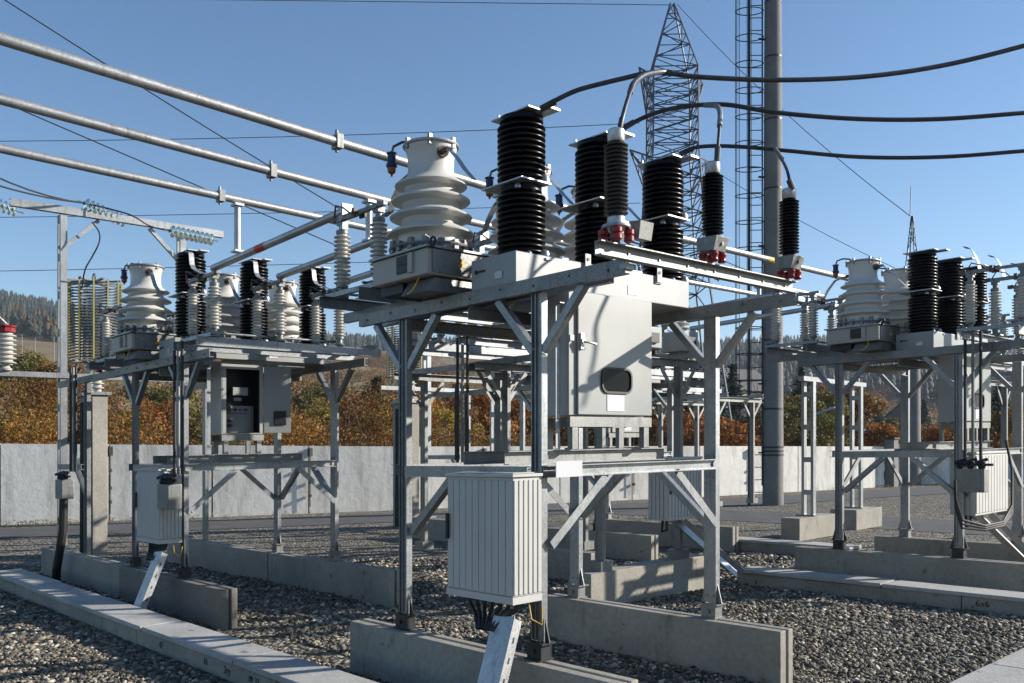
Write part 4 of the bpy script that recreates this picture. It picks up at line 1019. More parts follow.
# lattice pylon
pc = pt(672, 470, 60); X3, Y3 = pc.x, pc.y; g3 = G(X3,Y3)
t = T('lattice_pylon', 'tall bluish steel lattice pylon behind the nearest black poles', 'pylon', (X3,Y3,0))
c0 = Vector((X3,Y3,0)); mb = MB()
us = lambda py: (447.4-py)/900*60+1.9-g3
lat(mb, c0, 7.2, 4.1, us(474), us(290), 5, .08)
lat(mb, c0, 4.1, 2.95, us(290), us(150), 8, .07, True)
lat(mb, c0, 2.95, 2.9, us(150), us(75), 6, .065, True)
lat(mb, c0, 2.9, .25, us(75), us(4), 6, .06)
P(mb, 'tower_body', simple('pylon_steel', (.10,.12,.155), .6, .3, .15, 2, 0), t)
for py, w in ((84,2.4),(164,3.0),(252,3.3)):
    mb = MB(); z = us(py)
    for s in (1,-1):
        tip = c0+Rt*s*w+Fw*s*1.5+Vector((0,0,z+.5))
        for sy_ in (-1, 1):
            a = c0+Rt*s*1.45+Fw*sy_*1.4+Vector((0,0,z)); b_ = a+Vector((0,0,1.3)) if s > 0 else a-Vector((0,0,0))
            mb.tube([a, tip], .06, 5); mb.tube([a+Vector((0,0,-1.8)), tip], .06, 5); mb.tube([a.lerp(tip,.5), a+Vector((0,0,-1.8))], .04, 4)
            mb.tube([a.lerp(tip,.5), (a+Vector((0,0,-1.8))).lerp(tip,.5)], .04, 4)
    P(mb, 'cross_arm', simple('pylon_steel_arm', (.10,.12,.155), .6, .3, .15, 2, 0), t)
# ------------------------------------------------------------------ perimeter wall
wp = [(-42,-14,2.3,-.0),(-28.03,6.46,2.26),(-23.15,16.53,1.99),(-19.19,26.81,1.83),(-16.84,36.24,1.66)]
wp = [(w[0],w[1],w[2]) for w in wp]
t = T('perimeter_wall', 'long rough pale rendered yard wall with vertical joints', 'wall', (-23,16.5,0))
seg = []
for i in range(len(wp)-1):
    (xa,ya,ha),(xb,yb,hb_) = wp[i], wp[i+1]; n = 4
    for k in range(n):
        f0, f1 = k/n, (k+1)/n
        seg.append(((xa+(xb-xa)*f0,ya+(yb-ya)*f0,ha+(hb_-ha)*f0),(xa+(xb-xa)*f1,ya+(yb-ya)*f1,ha+(hb_-ha)*f1)))
for (a, b_) in seg:
    A, B = Vector((a[0],a[1],0)), Vector((b_[0],b_[1],0)); d = (B-A).normalized(); nn = Vector((-d.y,d.x,0))*.16
    A += d*.022; B -= d*.022
    mb = MB().quad8([A-Vector((0,0,.5)), B-Vector((0,0,.5)), B-Vector((0,0,.5))+nn, A-Vector((0,0,.5))+nn, A+Vector((0,0,a[2])), B+Vector((0,0,b_[2])), B+Vector((0,0,b_[2]))+nn, A+Vector((0,0,a[2]))+nn])
    P(mb, 'wall_panel', 'wall', t)
wk = [(seg[i][0]) for i in (5,7,9,11,13)]
for i, w_ in enumerate(wk):
    mb = MB(); c = Vector((w_[0]+.02,w_[1],0))
    mb.box(c.x,c.x+.12,c.y-.05,c.y+.05,w_[2]-.32,w_[2]-.06)
    mb.tube([c+Vector((.06,0,w_[2]-.3)), c+Vector((.06,0,.2))], .012, 5)
    for zz in (.5,.9,1.4): mb.box(c.x+.02,c.x+.10,c.y-.03,c.y+.03,zz,zz+.09)
    P(mb, 'wall_fitting', 'blacksteel', t)
t = T('perimeter_wall', 'lower grey yard wall continuing beyond the dark gate post at right', 'wall', (-13,42,0))
A, B = Vector((-17.2,38.5,0)), Vector((2,52,0)); nn = Vector((-.1,.15,0))
for k in range(5):
    a, b_ = A.lerp(B,k/5), A.lerp(B,(k+1)/5-.002)
    P(MB().quad8([a-Vector((0,0,.5)),b_-Vector((0,0,.5)),b_+nn-Vector((0,0,.5)),a+nn-Vector((0,0,.5)),a+Vector((0,0,1.3)),b_+Vector((0,0,1.2)),b_+nn+Vector((0,0,1.2)),a+nn+Vector((0,0,1.3))]), 'wall_panel', 'wall', t)
t = T('gate_post', 'dark square gate post at the right end of the pale wall', 'gate post', (-16.7,36.6,0))
P(MB().box(-16.9,-16.5,36.4,36.8,-.2,1.95), 'post', 'mast_concrete', t); P(MB().box(-16.95,-16.45,36.35,36.85,1.951,2.02), 'coping', 'blacksteel', t)
# ------------------------------------------------------------------ ground, roads
def sheet(name, poly, h, mat, kind='structure', drop=0):
    me = bpy.data.meshes.new(name); me.from_pydata([(x,y,G(x,y)+h) for x, y in poly], [], [tuple(range(len(poly)))]); me.materials.append(M[mat])
    o = bpy.data.objects.new(name, me); COL.objects.link(o); o['kind'] = kind; return o
vs, fs = [], []; rings = [0.01,6,12,20,30,42,60,120,400,1500,4000]; na = 48
for r in rings:
    for k in range(na):
        a = 2*math.pi*k/na; x, y = r*math.cos(a), r*math.sin(a); s = min(r,60)/max(r,1e-6)
        vs.append((x,y,G(x*s,y*s)-(0 if r <= 60 else min(3,(r-60)*.02))))
for i in range(len(rings)-1):
    for k in range(na):
        a = i*na+k; b_ = i*na+(k+1)%na; fs.append((a,a+na,b_+na,b_))
me = bpy.data.meshes.new('ground'); me.from_pydata(vs, [], fs); me.materials.append(M['gravel']); me.update()
for p_ in me.polygons:
    if p_.normal.z < 0: pass
o = bpy.data.objects.new('ground', me); COL.objects.link(o); o['kind'] = 'structure'
wd = (Vector((-16.84,36.24))-Vector((-28.03,6.46))).normalized(); wn = Vector((wd.y,-wd.x))
a0 = Vector((-28.03,6.46))-wd*22; b0 = Vector((-16.84,36.24))+wd*14
def off(p, d): q_ = p+wn*d; return (q_.x, q_.y)
w1 = [Vector(w[:2]) for w in wp]
def edge(d): return [off(w1[0]-wd*0, d)]+[off(w1[i], d) for i in range(1,5)]+[off(w1[4]+wd*12, d)]
e1, e2 = edge(1.5), edge(4.7)
sheet('road', e1+e2[::-1], .012, 'asphalt')
sheet('path', [(-22.2,18.9),(12,18.9),(12,21.9),(-21.0,21.9)], .008, 'asphalt')
# gravel stones near the camera
rng = np.random.default_rng(3)
ico_v = []
ph_ = (1+5**.5)/2
for s1 in (-1,1):
    for s2 in (-1,1): ico_v += [(0,s1,s2*ph_),(s1,s2*ph_,0),(s2*ph_,0,s1)]
ico_v = np.array(ico_v)/np.linalg.norm(ico_v[0])
import itertools
dmin = 1.06
ico_f = [t3 for t3 in itertools.combinations(range(12), 3) if all(np.linalg.norm(ico_v[a_]-ico_v[b_]) < dmin for a_, b_ in ((t3[0],t3[1]),(t3[1],t3[2]),(t3[0],t3[2])))]
ico_f = np.array([t3 if np.dot(np.cross(ico_v[t3[1]]-ico_v[t3[0]], ico_v[t3[2]]-ico_v[t3[0]]), ico_v[t3[0]]) > 0 else (t3[0],t3[2],t3[1]) for t3 in ico_f])
NS = 230000
u = rng.uniform(-.64,.64,NS*2); Zs = rng.uniform(3.6**1.25, 15.5**1.25, NS*2)**.8
keep = rng.uniform(0,1,NS*2) < 1.1
u, Zs = u[keep][:NS], Zs[keep][:NS]; xx = u*Zs
X = CA*xx-CB*Zs; Y = CB*xx+CA*Zs
blk = np.zeros(len(X), bool)
for x0,x1,y0,y1 in ((-15.1,-3.1,3.25,3.8),(-6.9,-.9,10.4,10.95),(-2.75,-2.15,5,8.5),(-15.8,-3.6,4.2,4.5),(-15.8,-3.7,6.24,6.54),(-12.2,-3.4,11.48,11.78),(-12.1,-3.2,13.5,13.82),(-7.27,-6.96,7.6,10)):
    blk |= (X>x0)&(X<x1)&(Y>y0)&(Y<y1)
X, Y, Zs = X[~blk], Y[~blk], Zs[~blk]; n = len(X)
sc = rng.choice([.008,.012,.016,.024],n,p=[.3,.35,.25,.1])*rng.uniform(.8,1.2,n)*(1+.5*np.clip((Zs-6)/7,0,1))
S = np.stack([sc*rng.uniform(.9,1.9,n), sc*rng.uniform(.6,1.1,n), sc*rng.uniform(.4,.85,n)], 1)
jit = rng.uniform(.6,1.3,(n,12,1))
V = ico_v[None]*jit*S[:,None,:]
ang = rng.uniform(0,2*np.pi,n); tl = rng.uniform(-.5,.5,n)
ct, st_ = np.cos(tl)[:,None], np.sin(tl)[:,None]
V = np.stack([V[...,0]*ct-V[...,2]*st_, V[...,1], V[...,0]*st_+V[...,2]*ct], -1)
ca, sa = np.cos(ang)[:,None], np.sin(ang)[:,None]
V = np.stack([V[...,0]*ca-V[...,1]*sa, V[...,0]*sa+V[...,1]*ca, V[...,2]], -1)
V[...,0] += X[:,None]; V[...,1] += Y[:,None]; V[...,2] += (SX*X+SY*Y+sc*.3+.012*np.sin(X*2.1+1.3*np.sin(Y*1.7))*np.cos(Y*2.6+X))[:,None]
F = (ico_f[None]+(np.arange(n)*12)[:,None,None]).reshape(-1,3)
def npmesh(name, V, F, mat, tone=None, smooth_=False):
    k = F.shape[1]; me = bpy.data.meshes.new(name)
    me.vertices.add(len(V)); me.vertices.foreach_set('co', V.astype(np.float32).ravel())
    me.loops.add(F.size); me.loops.foreach_set('vertex_index', F.astype(np.int32).ravel())
    me.polygons.add(len(F)); me.polygons.foreach_set('loop_start', np.arange(0,F.size,k,dtype=np.int32)); me.polygons.foreach_set('loop_total', np.full(len(F),k,np.int32))
    if tone is not None:
        at = me.attributes.new('tone','FLOAT','POINT'); at.data.foreach_set('value', tone.astype(np.float32))
    me.materials.append(M[mat]); me.update(calc_edges=True)
    o = bpy.data.objects.new(name, me); COL.objects.link(o); return o
o = npmesh('gravel', V.reshape(-1,3), F, 'stone', np.repeat(np.clip(rng.normal(.5,.24,n),0,1),12)); tag(o, 'loose crushed grey stones covering the yard', 'gravel', kind='stuff')
# ------------------------------------------------------------------ terrain
PX = np.array([-900,-300,0,120,300,400,520,700,800,900,1024,1300,1900])
ZZ = np.array([45,70,110,180,300,480,750,1100,1500])
TY = np.array([ # rows: picture row of the land at each range
 [474,474,474,474,474,474,472,470,470,470,470,470,470],
 [462,462,460,460,460,460,460,460,460,460,460,460,460],
 [440,440,436,436,438,440,446,450,450,450,450,450,450],
 [405,405,400,402,410,418,436,444,444,442,442,442,442],
 [372,372,370,376,386,396,420,432,432,426,430,430,430],
 [342,342,338,352,370,378,400,415,412,402,412,416,416],
 [322,322,326,344,356,360,372,384,374,370,382,388,388],
 [296,296,306,328,346,350,354,358,350,354,360,368,368],
 [272,284,300,322,344,348,348,348,346,350,352,360,360]], float)
def landy(px, Z):
    col = np.array([np.interp(px, PX, r) for r in TY]); return float(np.interp(math.log(Z), np.log(ZZ), col))
pxs = np.linspace(-900,1900,181); zs = np.exp(np.linspace(math.log(45), math.log(1500), 70))
vs, fs = [], []
from mathutils import noise as mn
for Z in zs:
    for px in pxs:
        p = pt(px, landy(px,Z), Z); p.z += mn.noise(Vector((p.x*.012,p.y*.012,0)))*Z*.008+mn.noise(Vector((p.x*.05,p.y*.05,3)))*Z*.002
        vs.append(tuple(p))
for i in range(len(zs)-1):
    for k in range(len(pxs)-1):
        a = i*len(pxs)+k; fs.append((a,a+1,a+1+len(pxs),a+len(pxs)))
me = bpy.data.meshes.new('hills'); me.from_pydata(vs, [], fs); me.materials.append(M['hill']); me.update(); me.polygons.foreach_set('use_smooth',[True]*len(fs))
o = bpy.data.objects.new('hills', me); COL.objects.link(o); o['kind'] = 'structure'
def landz(px, Z): return pt(px, landy(px,Z), Z)
# far conifer forest, one mass
tv, tf, tt = [], [], []; base = 0
def cone_tree(p, h, r, tone, rg):
    global base
    k = 7; nl = 3
    for j in range(nl):
        z0 = h*(.12+.27*j); z1 = h*(.55+.225*j); rr = r*(1-.28*j)
        a0 = rg.uniform(0,6.28)
        for i in range(k):
            a = a0+6.283*i/k; q_ = rr*rg.uniform(.75,1.2); tv.append((p.x+q_*math.cos(a),p.y+q_*math.sin(a),p.z+z0+rg.uniform(-.05,.05)*h)); tt.append(tone)
        tv.append((p.x,p.y,p.z+min(z1,h))); tt.append(min(1,tone+.1))
        for i in range(k): tf.append((base+i, base+(i+1)%k, base+k))
        base += k+1
rg = random.Random(7); cnt = 0
def forest_ok(px, Z, n):
    if px < 330: return Z > 560-max(0,px)*.3 and n > -.3
    if px < 620: return (Z > 950 and n > -.2)
    if px < 780 and Z > 330: return n > -.35
    if Z > 800: return n > -.6
    if Z > 430: return n > -.3
    return n > .45
while cnt < 14000:
    px = rg.uniform(-500,1500); Z = math.exp(rg.uniform(math.log(380), math.log(1480)))
    p = landz(px, Z); nn_ = mn.noise(Vector((p.x*.006,p.y*.006,5)))
    if not forest_ok(px, Z, nn_): continue
    h = rg.uniform(11,22)*(.8 if Z < 700 else 1); lar = 1 if (rg.random() < (.22 if px < 330 and Z < 900 else .07)) else 0
    cone_tree(p, h, h*rg.uniform(.17,.26), .92 if lar else rg.uniform(0,.5), rg); cnt += 1
o = npmesh('forest', np.array(tv), np.array(tf), 'forest', np.array(tt)); tag(o, 'dark far-off conifer forest with scattered orange larches on the hills', 'forest', kind='stuff')
# foliage
def leaves(cs, rads, dens, size, rng, flat=.0, tonefn=None):
    Vs, Ts = [], []
    for c, r, tn in cs:
        n_ = int(dens*r[0]*r[2]); 
        d = rng.normal(size=(n_,3)); d /= np.linalg.norm(d,axis=1)[:,None]; q_ = d*(rng.uniform(.25,1.,(n_,1))**.5)*np.array(r)
        ctr = q_+np.array(c); s = size*rng.uniform(.5,1.3,(n_,1))
        a_ = rng.normal(size=(n_,3)); a_ /= np.linalg.norm(a_,axis=1)[:,None]; b2 = np.cross(a_, rng.normal(size=(n_,3))); b2 /= np.linalg.norm(b2,axis=1)[:,None]
        quad = np.stack([ctr-a_*s, ctr+b2*s*.6, ctr+a_*s, ctr-b2*s*.6], 1)
        Vs.append(quad); Ts.append(np.repeat(np.clip(tn+rng.normal(0,.14,n_),0,1),4))
    V = np.concatenate(Vs).reshape(-1,3); T_ = np.concatenate(Ts); F = np.arange(len(V)).reshape(-1,4); return V, F, T_
rng = np.random.default_rng(11)
# thicket behind the wall, left and centre: one unbroken autumn mass
def wallline(s): # s metres along wall from its start
    return Vector((-28.03,6.46,0))+Vector((wd.x,wd.y,0))*s
cs = []
for k in range(420):
    s = rng.uniform(-24,31); dd = rng.uniform(1.2,13); p = wallline(s)-Vector((wn.x,wn.y,0))*dd
    top = (4.2+2.0*mn.noise(Vector((s*.22,dd*.2,0)))+.13*(dd-6))*(1 if s < 12 else .92)
    if s > 14: top *= max(.45, 1-(s-14)*.07)
    rr = rng.uniform(.55,1.25); z = rng.uniform(.4,max(.6,top-rr))
    cs.append(((p.x,p.y,G(p.x,p.y)+z),(rr,rr,rr*rng.uniform(.7,1.0)),float(np.clip(.45+1.3*mn.noise(Vector((p.x*.35,p.y*.35,9))),0,1))))
V, F, T_ = leaves(cs, None, 1300, .05, rng)
o = npmesh('thicket', V, F, 'autumn', T_); tag(o, 'dense rusty orange and olive autumn thicket behind the yard wall', 'thicket', kind='stuff')
mb = MB()
for k in range(110):
    s = rng.uniform(-24,31); dd = rng.uniform(.9,9); p = wallline(s)-Vector((wn.x,wn.y,0))*dd; g = G(p.x,p.y); h = rng.uniform(2.8,4.8)
    q1 = Vector((p.x+rng.normal()*.3,p.y+rng.normal()*.3,g+h*.5)); q2 = Vector((q1.x+rng.normal()*.3,q1.y+rng.normal()*.3,g+h))
    mb.tube([Vector((p.x,p.y,g-.1)), q1, q2], [.022,.014,.006], 4)
o = build(mb, 'thicket_stems', 'bark', None, (0,0,0), shear=False); tag(o, 'bare grey brown stems standing in the autumn thicket', 'stems', kind='stuff')
# individual trees
def tree(name, px, Z, h, w, mat, label, cat='tree', grp=None, seed=1, conifer=False, leafsize=.14, dens=160, base_=0.):
    p = landz(px, Z); rg_ = np.random.default_rng(seed)
    o = bpy.data.objects.new(name, None); COL.objects.link(o); o.location = p; tag(o, label, cat, grp)
    ORG[o.name] = (0,0,0)
    mb = MB()
    if conifer:
        leafsize *= .5
        mb.tube([(0,0,-.3),(0,0,h*.98)], [h*.016+.03,.02], 7)
        cs = []; L_ = int(h*2.6)
        Vs, Fs, Ts = [], [], []
        for i in range(L_):
            f_ = i/L_; z = h*(.06+.92*f_); r = w*(1-f_)**1.0*rg_.uniform(.8,1.15)+.05
            nb = max(5, int(11*(1-f_)+5))
            for b in range(nb):
                a = rg_.uniform(0,6.28); rr = r*rg_.uniform(.7,1.1)
                for q_ in np.linspace(.25,1,4):
                    cs.append(((rr*q_*math.cos(a),rr*q_*math.sin(a),z-rr*q_*.32+rg_.normal()*.05),(.10+.09*r,.10+.09*r,.07+.05*r),float(rg_.uniform(.1,.8))))
        V, F, T_ = [], [], []
        n_ = 9; C = np.array([c[0] for c in cs]); Rr = np.array([c[1] for c in cs]); Tn = np.array([c[2] for c in cs])
        C = np.repeat(C,n_,0); Rr = np.repeat(Rr,n_,0); Tn = np.repeat(Tn,n_)
        ctr = C+rg_.normal(size=C.shape)*Rr*1.2; s = leafsize*rg_.uniform(.5,1.2,(len(C),1))
        a_ = rg_.normal(size=C.shape); a_[:,2] *= .5; a_ /= np.linalg.norm(a_,axis=1)[:,None]; b2 = np.cross(a_, rg_.normal(size=C.shape)); b2 /= np.linalg.norm(b2,axis=1)[:,None]
        V = np.stack([ctr-a_*s, ctr+b2*s*.45, ctr+a_*s, ctr-b2*s*.45],1).reshape(-1,3); F = np.arange(len(V)).reshape(-1,4); T_ = np.repeat(Tn,4)
    else:
        mb.tube([(0,0,-.3),(.05,0,h*.3),(.0,.1,h*.6)], [h*.022+.05,h*.015+.03,.04], 7)
        cs = []
        for k in range(9):
            a = rg_.uniform(0,6.28); z = h*rg_.uniform(.45,.95); r = w*rg_.uniform(.3,.85)*math.sqrt(max(.1,1-((z/h-.6)/.5)**2))
            e = (r*math.cos(a), r*math.sin(a), z); mb.tube([(0,0,h*rg_.uniform(.2,.5)), (e[0]*.5,e[1]*.5,z*.75), e], [.06,.035,.012], 5)
        for k in range(34):
            a = rg_.uniform(0,6.28); zf = rg_.uniform(.28,1.); rmax = w*math.sqrt(max(.08,1-((zf-.58)/.46)**2)); r = rmax*math.sqrt(rg_.uniform(0,1))
            rr = w*rg_.uniform(.16,.34); cs.append(((r*math.cos(a),r*math.sin(a),h*zf-rr*.5),(rr,rr,rr*.8),float(rg_.uniform(.1,.9))))
        V, F, T_ = leaves(cs, None, dens*(2 if Z < 50 else 1), leafsize*(.7 if Z < 50 else 1), rg_)
    tr = build(mb, 'trunk', 'bark', o, shear=False); tr.location = (0,0,0)
    cr = npmesh('crown', V, F, mat, T_); cr.parent = o; cr.location = (0,0,0)
    return o
def hpx(px, Z, ytop): return (landy(px,Z)-ytop)/900*Z
GS = 'dark spruces beyond the wall'; GA = 'autumn broadleaf trees beyond the wall'
spr = [(862,150,392,2.6,'dark spruce beyond the wall between the legs of the right-hand frame, left one'),
 (948,140,388,2.8,'dark spruce beyond the wall behind the right-hand drive box'),
 (775,130,366,3.0,'dark spruce peeping out right of the concrete mast'),
 (985,170,384,3.0,'distant dark spruce beyond the wall near the right picture edge'),(377,62,372,1.9,'dark spruce standing alone between the left frame and the nearest frame'),
 (365,66,388,1.7,'shorter dark spruce just left of the lone spruce beside the left frame'),
 (333,90,385,2.2,'small dark spruce half hidden by the right rear leg of the left frame'),
 (712,72,345,3.0,'large dark spruce right of the nearest frame, left of the ladder mast'),
 (733,85,360,2.6,'slimmer dark spruce between the nearest frame and the ladder'),
 (690,78,350,2.8,'dark spruce mostly hidden behind the right leg of the nearest frame'),
 (655,80,352,2.8,'dark spruce seen between cabinet and right leg of the nearest frame'),
 (668,66,368,2.3,'lower dark spruce behind the ribbed kiosk of the rear stand'),
 (802,95,362,3.2,'dark spruce right of the concrete mast behind the battened supports'),
 (833,88,385,2.4,'dark spruce just left of the front leg of the right-hand frame'),
 (924,190,398,2.6,'small dark spruce beside the distant dark roofed hut'),
 (878,170,404,2.8,'small dark spruce right of the pale blue roofed shed'),
 (1000,80,380,2.6,'dark spruce behind the right legs of the right-hand frame')]
for i, (px, Z, yt, w, lb) in enumerate(spr): tree('spruce_tree', px, Z, hpx(px,Z,yt), w, 'spruce', lb, 'spruce', GS, 20+i, True, .20+.001*Z)
dec = [(28,46,402,2.0,'yellowleaf','golden bush behind the wall near the left picture edge'),
 (88,47,392,1.8,'redleaf','dark red brown bush behind the wall beside the rough concrete post'),
 (118,46,408,1.6,'yellowleaf','small golden bush behind the wall left of the left kiosk'),
 (152,46,398,1.9,'rust','orange bush behind the wall above the left kiosk'),
 (205,47,404,1.7,'olive','green bush behind the wall left of the open cabinet'),
 (300,46,392,2.0,'olive','green olive bush behind the wall right of the open cabinet'),
 (322,46,410,1.7,'yellowleaf','small golden bush behind the wall by the right leg of the left frame'),
 (362,46,412,1.8,'redleaf','low red brown bush behind the wall between the left and nearest frames'),
 (388,47,405,1.6,'yellowleaf','golden orange bush behind the wall just left of the nearest frame'),
 (452,46,404,1.7,'yellowleaf','golden bush behind the wall seen just inside the nearest frame'),(415,50,394,2.4,'rust','bushy orange tree just left of the front left leg of the nearest frame'),
 (350,55,398,2.8,'rust','wide rusty bush right of the left frame'),
 (318,60,384,2.6,'olive','olive yellow tree behind the right rear leg of the left frame'),
 (475,55,392,2.6,'rust','orange tree seen through the legs of the nearest frame, left part'),
 (512,58,398,3.2,'rust','bright orange bush behind the middle of the nearest frame'),
 (560,60,402,2.8,'autumn','rusty bush below the cabinet of the nearest frame'),
 (615,58,408,2.4,'rust','low orange bush below the right part of the nearest cabinet'),
 (640,64,404,2.6,'autumn','brown bush beside the ribbed kiosk of the rear stand'),
 (676,56,410,2.4,'rust','orange bush just left of the right leg of the nearest frame'),
 (728,54,420,2.0,'rust','low orange bush at the wall between the nearest frame and the ladder'),
 (754,64,408,2.2,'rust','bright orange tree directly behind the ladder'),
 (757,115,385,2.6,'rust','tall orange tree beside the house by the ladder'),
 (796,58,400,2.8,'olive','olive bush right of the concrete mast'),
 (818,66,390,2.9,'olive','yellow green tree between the battened supports'),
 (846,70,386,3.0,'autumn','brown olive tree behind the front leg of the right-hand frame'),
 (838,100,384,3.0,'rust','tall orange tree above the pale blue roofed shed'),
 (880,62,425,1.8,'rust','low orange bush in front of the pale blue roofed shed'),
 (895,160,418,3.4,'olive','olive tree left of the dark roofed hut'),
 (945,75,424,2.6,'rust','orange bush behind the legs of the right-hand frame'),
 (990,66,408,2.6,'autumn','brown tree behind the right kiosk of the right-hand frame'),
 (1018,90,404,3.0,'olive','olive tree at the right picture edge'),
 (60,70,362,3.4,'autumn','brown leafless-looking tree left of the tall portal'),
 (20,85,352,3.6,'olive','dark olive tree by the post insulator at the left edge'),
 (255,80,372,3.2,'autumn','brownish tree above the wall beyond the open cabinet'),
 (160,75,378,3.4,'olive','olive tree above the wall behind the left kiosk'),
 (430,95,360,3.4,'autumn','grey brown tree behind the front left leg of the nearest frame')]
for i, (px, Z, yt, w, mt, lb) in enumerate(dec): tree('broadleaf_tree', px, Z, max(2.5,hpx(px,Z,yt)), w, mt, lb, 'tree', GA, 60+i, False, .06+.0010*Z, 420)
# scattered hillside shrubs: one mass
cs = []
for k in range(3600):
    px = rng.uniform(-300,1400); Z = math.exp(rng.uniform(math.log(75), math.log(850))); p = landz(px,Z)
    if mn.noise(Vector((p.x*.02,p.y*.02,2))) < (-.12 if px > 260 else .1): continue
    if (px < 200 and Z > 110 or px > 640) and rng.uniform() < .75: continue
    rr = rng.uniform(.5,1.7)*(1+Z/170); cs.append(((p.x,p.y,p.z+rr*.4),(rr*1.4,rr*1.4,rr),float(rng.uniform(.0,1))))
V, F, T_ = leaves(cs, None, 26, .36, rng)
o = npmesh('hillside_scrub', V, F, 'autumn', T_); tag(o, 'patches of brown and orange scrub scattered over the slopes', 'scrub', kind='stuff')
# grass tufts at the wall foot
cs = []
for k in range(90):
    s = rng.uniform(-20,34); p = wallline(s)+Vector((wn.x,wn.y,0))*rng.uniform(.15,.7); cs.append(((p.x,p.y,G(p.x,p.y)+.05),(.3,.3,.09),float(rng.uniform(.4,1))))
for k in range(70):
    x_ = rng.uniform(-13,-3.6); y_ = rng.choice([4.12,6.18,3.2,11.4,7.3,10.35])+rng.normal()*.06; cs.append(((x_,y_,G(x_,y_)+.02),(.09,.07,.05),float(rng.uniform(.4,1))))
V, F, T_ = leaves(cs, None, 2600, .022, rng)
o = npmesh('weeds', V, F, 'olive', T_); tag(o, 'dry weeds along the foot of the wall', 'weeds', kind='stuff')
# ------------------------------------------------------------------ houses
def house(px, Z, w, d, hw, hr, wall, roof, label, name='house', ang=0, lift=0):
    p = landz(px, Z); p.z += lift
    o = bpy.data.objects.new(name, None); COL.objects.link(o); o.location = p; tag(o, label, 'house' if name != 'shed' else 'shed'); ORG[o.name] = (0,0,0)
    o.rotation_euler = (0,0,ang+YAW)
    a = build(MB().box(-w/2,w/2,-d/2,d/2,-1.5,hw), 'wall', wall, o, shear=False); a.location = (0,0,0)
    e = .45; mb = MB()
    mb.quad8([(-w/2-e,-d/2-e,hw-.15),(w/2+e,-d/2-e,hw-.15),(w/2+e,0,hw+hr-.15),(-w/2-e,0,hw+hr-.15),(-w/2-e,-d/2-e,hw+.05),(w/2+e,-d/2-e,hw+.05),(w/2+e,0,hw+hr+.05),(-w/2-e,0,hw+hr+.05)])
    mb.quad8([(-w/2-e,0.001,hw+hr-.15),(w/2+e,.001,hw+hr-.15),(w/2+e,d/2+e,hw-.15),(-w/2-e,d/2+e,hw-.15),(-w/2-e,.001,hw+hr+.05),(w/2+e,.001,hw+hr+.05),(w/2+e,d/2+e,hw+.05),(-w/2-e,d/2+e,hw+.05)])
    r_ = build(mb, 'roof', roof, o, shear=False); r_.location = (0,0,0)
    mb = MB()
    for s in (-1,1):
        n = len(mb.v); x = s*(w/2-.02); mb.v += [(x,-d/2,hw),(x,d/2,hw),(x,0,hw+hr-.16)]; mb.f.append((n,n+1,n+2))
    g_ = build(mb, 'gable', wall, o, shear=False); g_.location = (0,0,0)
    for k in range(3):
        x = -w/2+w*(k+.5)/3; q_ = build(MB().box(x-.45,x+.45,-d/2-.06,-d/2-.005,hw*.35,hw*.75), 'window', 'glass', o, shear=False); q_.location = (0,0,0)
    return o
house(737,100,5.5,5,4.2,2.4,'plaster','roof_dark','white two-storey house seen between the nearest frame and the ladder', ang=.6, lift=2.6)
house(746,92,4,4,2.4,1.5,'brickred','roof_dark','small reddish house below the white house behind the ladder', ang=.2, lift=1.2)
house(858,72,3.4,2.6,1.7,.5,'plaster','roof_blue','low open shed with a pale blue sheet roof above the wall at right', 'shed', .1, .35)
house(906,210,9,8,3.6,4.2,'roof_dark','roof_dark','distant dark steep roofed wooden hut on the slope at right', ang=1.1, lift=1)
# street lamp near shed
t = T('street_lamp', 'leaning grey lamp head above the wall left of the pale blue shed', 'street lamp', (-19.2,34.0,0))
pp = pt(822,440,46); qq = pt(822,424,46)
lp = bpy.data.objects
P(MB().tube([(-19.2,34.0,-.2),(-19.2,34.0,2.6),(-18.9,34.3,3.0)], .05, 8), 'pole', 'galvdark', t); P(MB().bar((-18.95,34.25,3.0),(-18.3,34.9,3.3), .22, .10), 'lamp_head', 'galv', t, bevel=.03)
# utility poles on the meadow
for i, (px, Z, yt) in enumerate(((22,330,334),(35,300,338),(54,320,336),(715,60,400),(1010,150,380))):
    p = landz(px,Z); hh = hpx(px,Z,yt); single(MB().tube([p-Vector((0,0,.3)), p+Vector((0,0,hh))], [.16,.11], 7).bar(p+Vector((-.8,-.2,hh-.5)), p+Vector((.8,.2,hh-.5)), .12, .12), 'utility_pole', 'post_concrete',
        ('leftmost pale utility pole on the brown meadow','second pale utility pole on the brown meadow','pale utility pole nearest the tall portal on the meadow','grey utility pole left of the ladder in front of the spruce','grey utility pole at the right edge beyond the wall')[i], 'utility pole', (p.x,p.y,p.z), 'utility poles', shear=False)
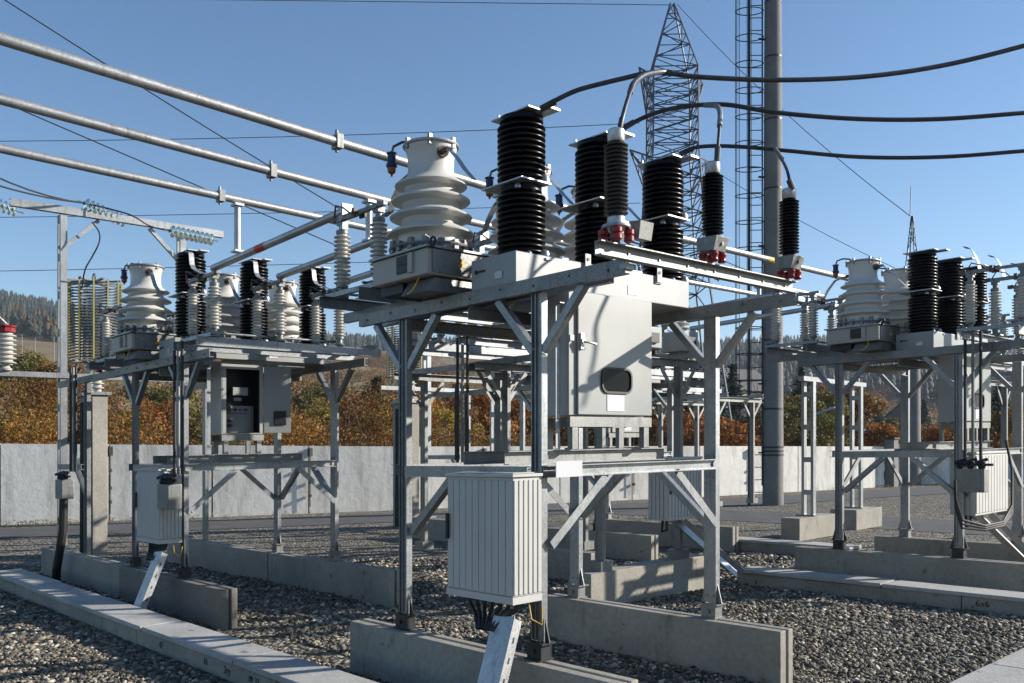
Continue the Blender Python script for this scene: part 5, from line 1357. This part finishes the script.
# ------------------------------------------------------------------ haze
me = bpy.data.meshes.new('haze'); hb_ = MB().box(-2300,1700,-1900,2400,-6,330); me.from_pydata(hb_.v, [], hb_.f)
hz = bpy.data.objects.new('haze', me); HAZE = True
hm = bpy.data.materials.new('haze_air'); hm.use_nodes = True; nt = hm.node_tree; nt.nodes.clear()
ou = nt.nodes.new('ShaderNodeOutputMaterial'); pv = nt.nodes.new('ShaderNodeVolumePrincipled')
pv.inputs['Color'].default_value = (.74,.84,1,1); pv.inputs['Density'].default_value = .00014; pv.inputs['Anisotropy'].default_value = .2
nt.links.new(pv.outputs[0], ou.inputs['Volume']); me.materials.append(hm)
if HAZE: COL.objects.link(hz); tag(hz, 'thin pale blue haze in the air', 'haze', kind='stuff')
# ------------------------------------------------------------------ light, sky, camera
EL = 22.5; sd = (Vector((CA, CB, 0))*math.cos(R(8))+Vector((-CB, CA, 0))*math.sin(R(8)))*math.cos(R(EL))+Vector((0,0,math.sin(R(EL))))
az = math.atan2(sd.x, sd.y)
w = bpy.data.worlds.new('World'); scn.world = w; w.use_nodes = True; nt = w.node_tree
sky = nt.nodes.new('ShaderNodeTexSky'); sky.sky_type = 'NISHITA'; sky.sun_disc = False; sky.sun_elevation = R(EL); sky.sun_rotation = az
sky.air_density = 1.0; sky.dust_density = .25; sky.ozone_density = 2.2; sky.altitude = 600
bg = nt.nodes['Background']; bg.inputs[1].default_value = .082; hs = nt.nodes.new('ShaderNodeHueSaturation'); hs.inputs['Saturation'].default_value = 1.16; nt.links.new(sky.outputs[0], hs.inputs['Color']); nt.links.new(hs.outputs[0], bg.inputs[0])
ld = bpy.data.lights.new('sun', 'SUN'); ld.energy = 5.0; ld.angle = R(.53); ld.color = (1,.93,.83)
lo = bpy.data.objects.new('sun', ld); COL.objects.link(lo); lo.rotation_euler = sd.to_track_quat('Z','Y').to_euler(); lo.location = (0,0,30)
cam = bpy.data.cameras.new('camera'); co = bpy.data.objects.new('camera', cam); COL.objects.link(co)
cam.sensor_width = 36; cam.lens = 900/1024*36; cam.clip_end = 9000; cam.clip_start = .05
cam.shift_y = (447.4-341.5)/1024
co.location = (0,0,EYE); co.rotation_euler = (R(90), 0, YAW)
scn.camera = co
scn.view_settings.view_transform = 'Standard'; scn.view_settings.look = 'None'; scn.view_settings.exposure = .93; scn.view_settings.gamma = 1
scn.render.engine = 'CYCLES'
scn.cycles.max_bounces = 5; scn.cycles.diffuse_bounces = 3; scn.cycles.glossy_bounces = 2; scn.cycles.transmission_bounces = 5; scn.cycles.volume_bounces = 0
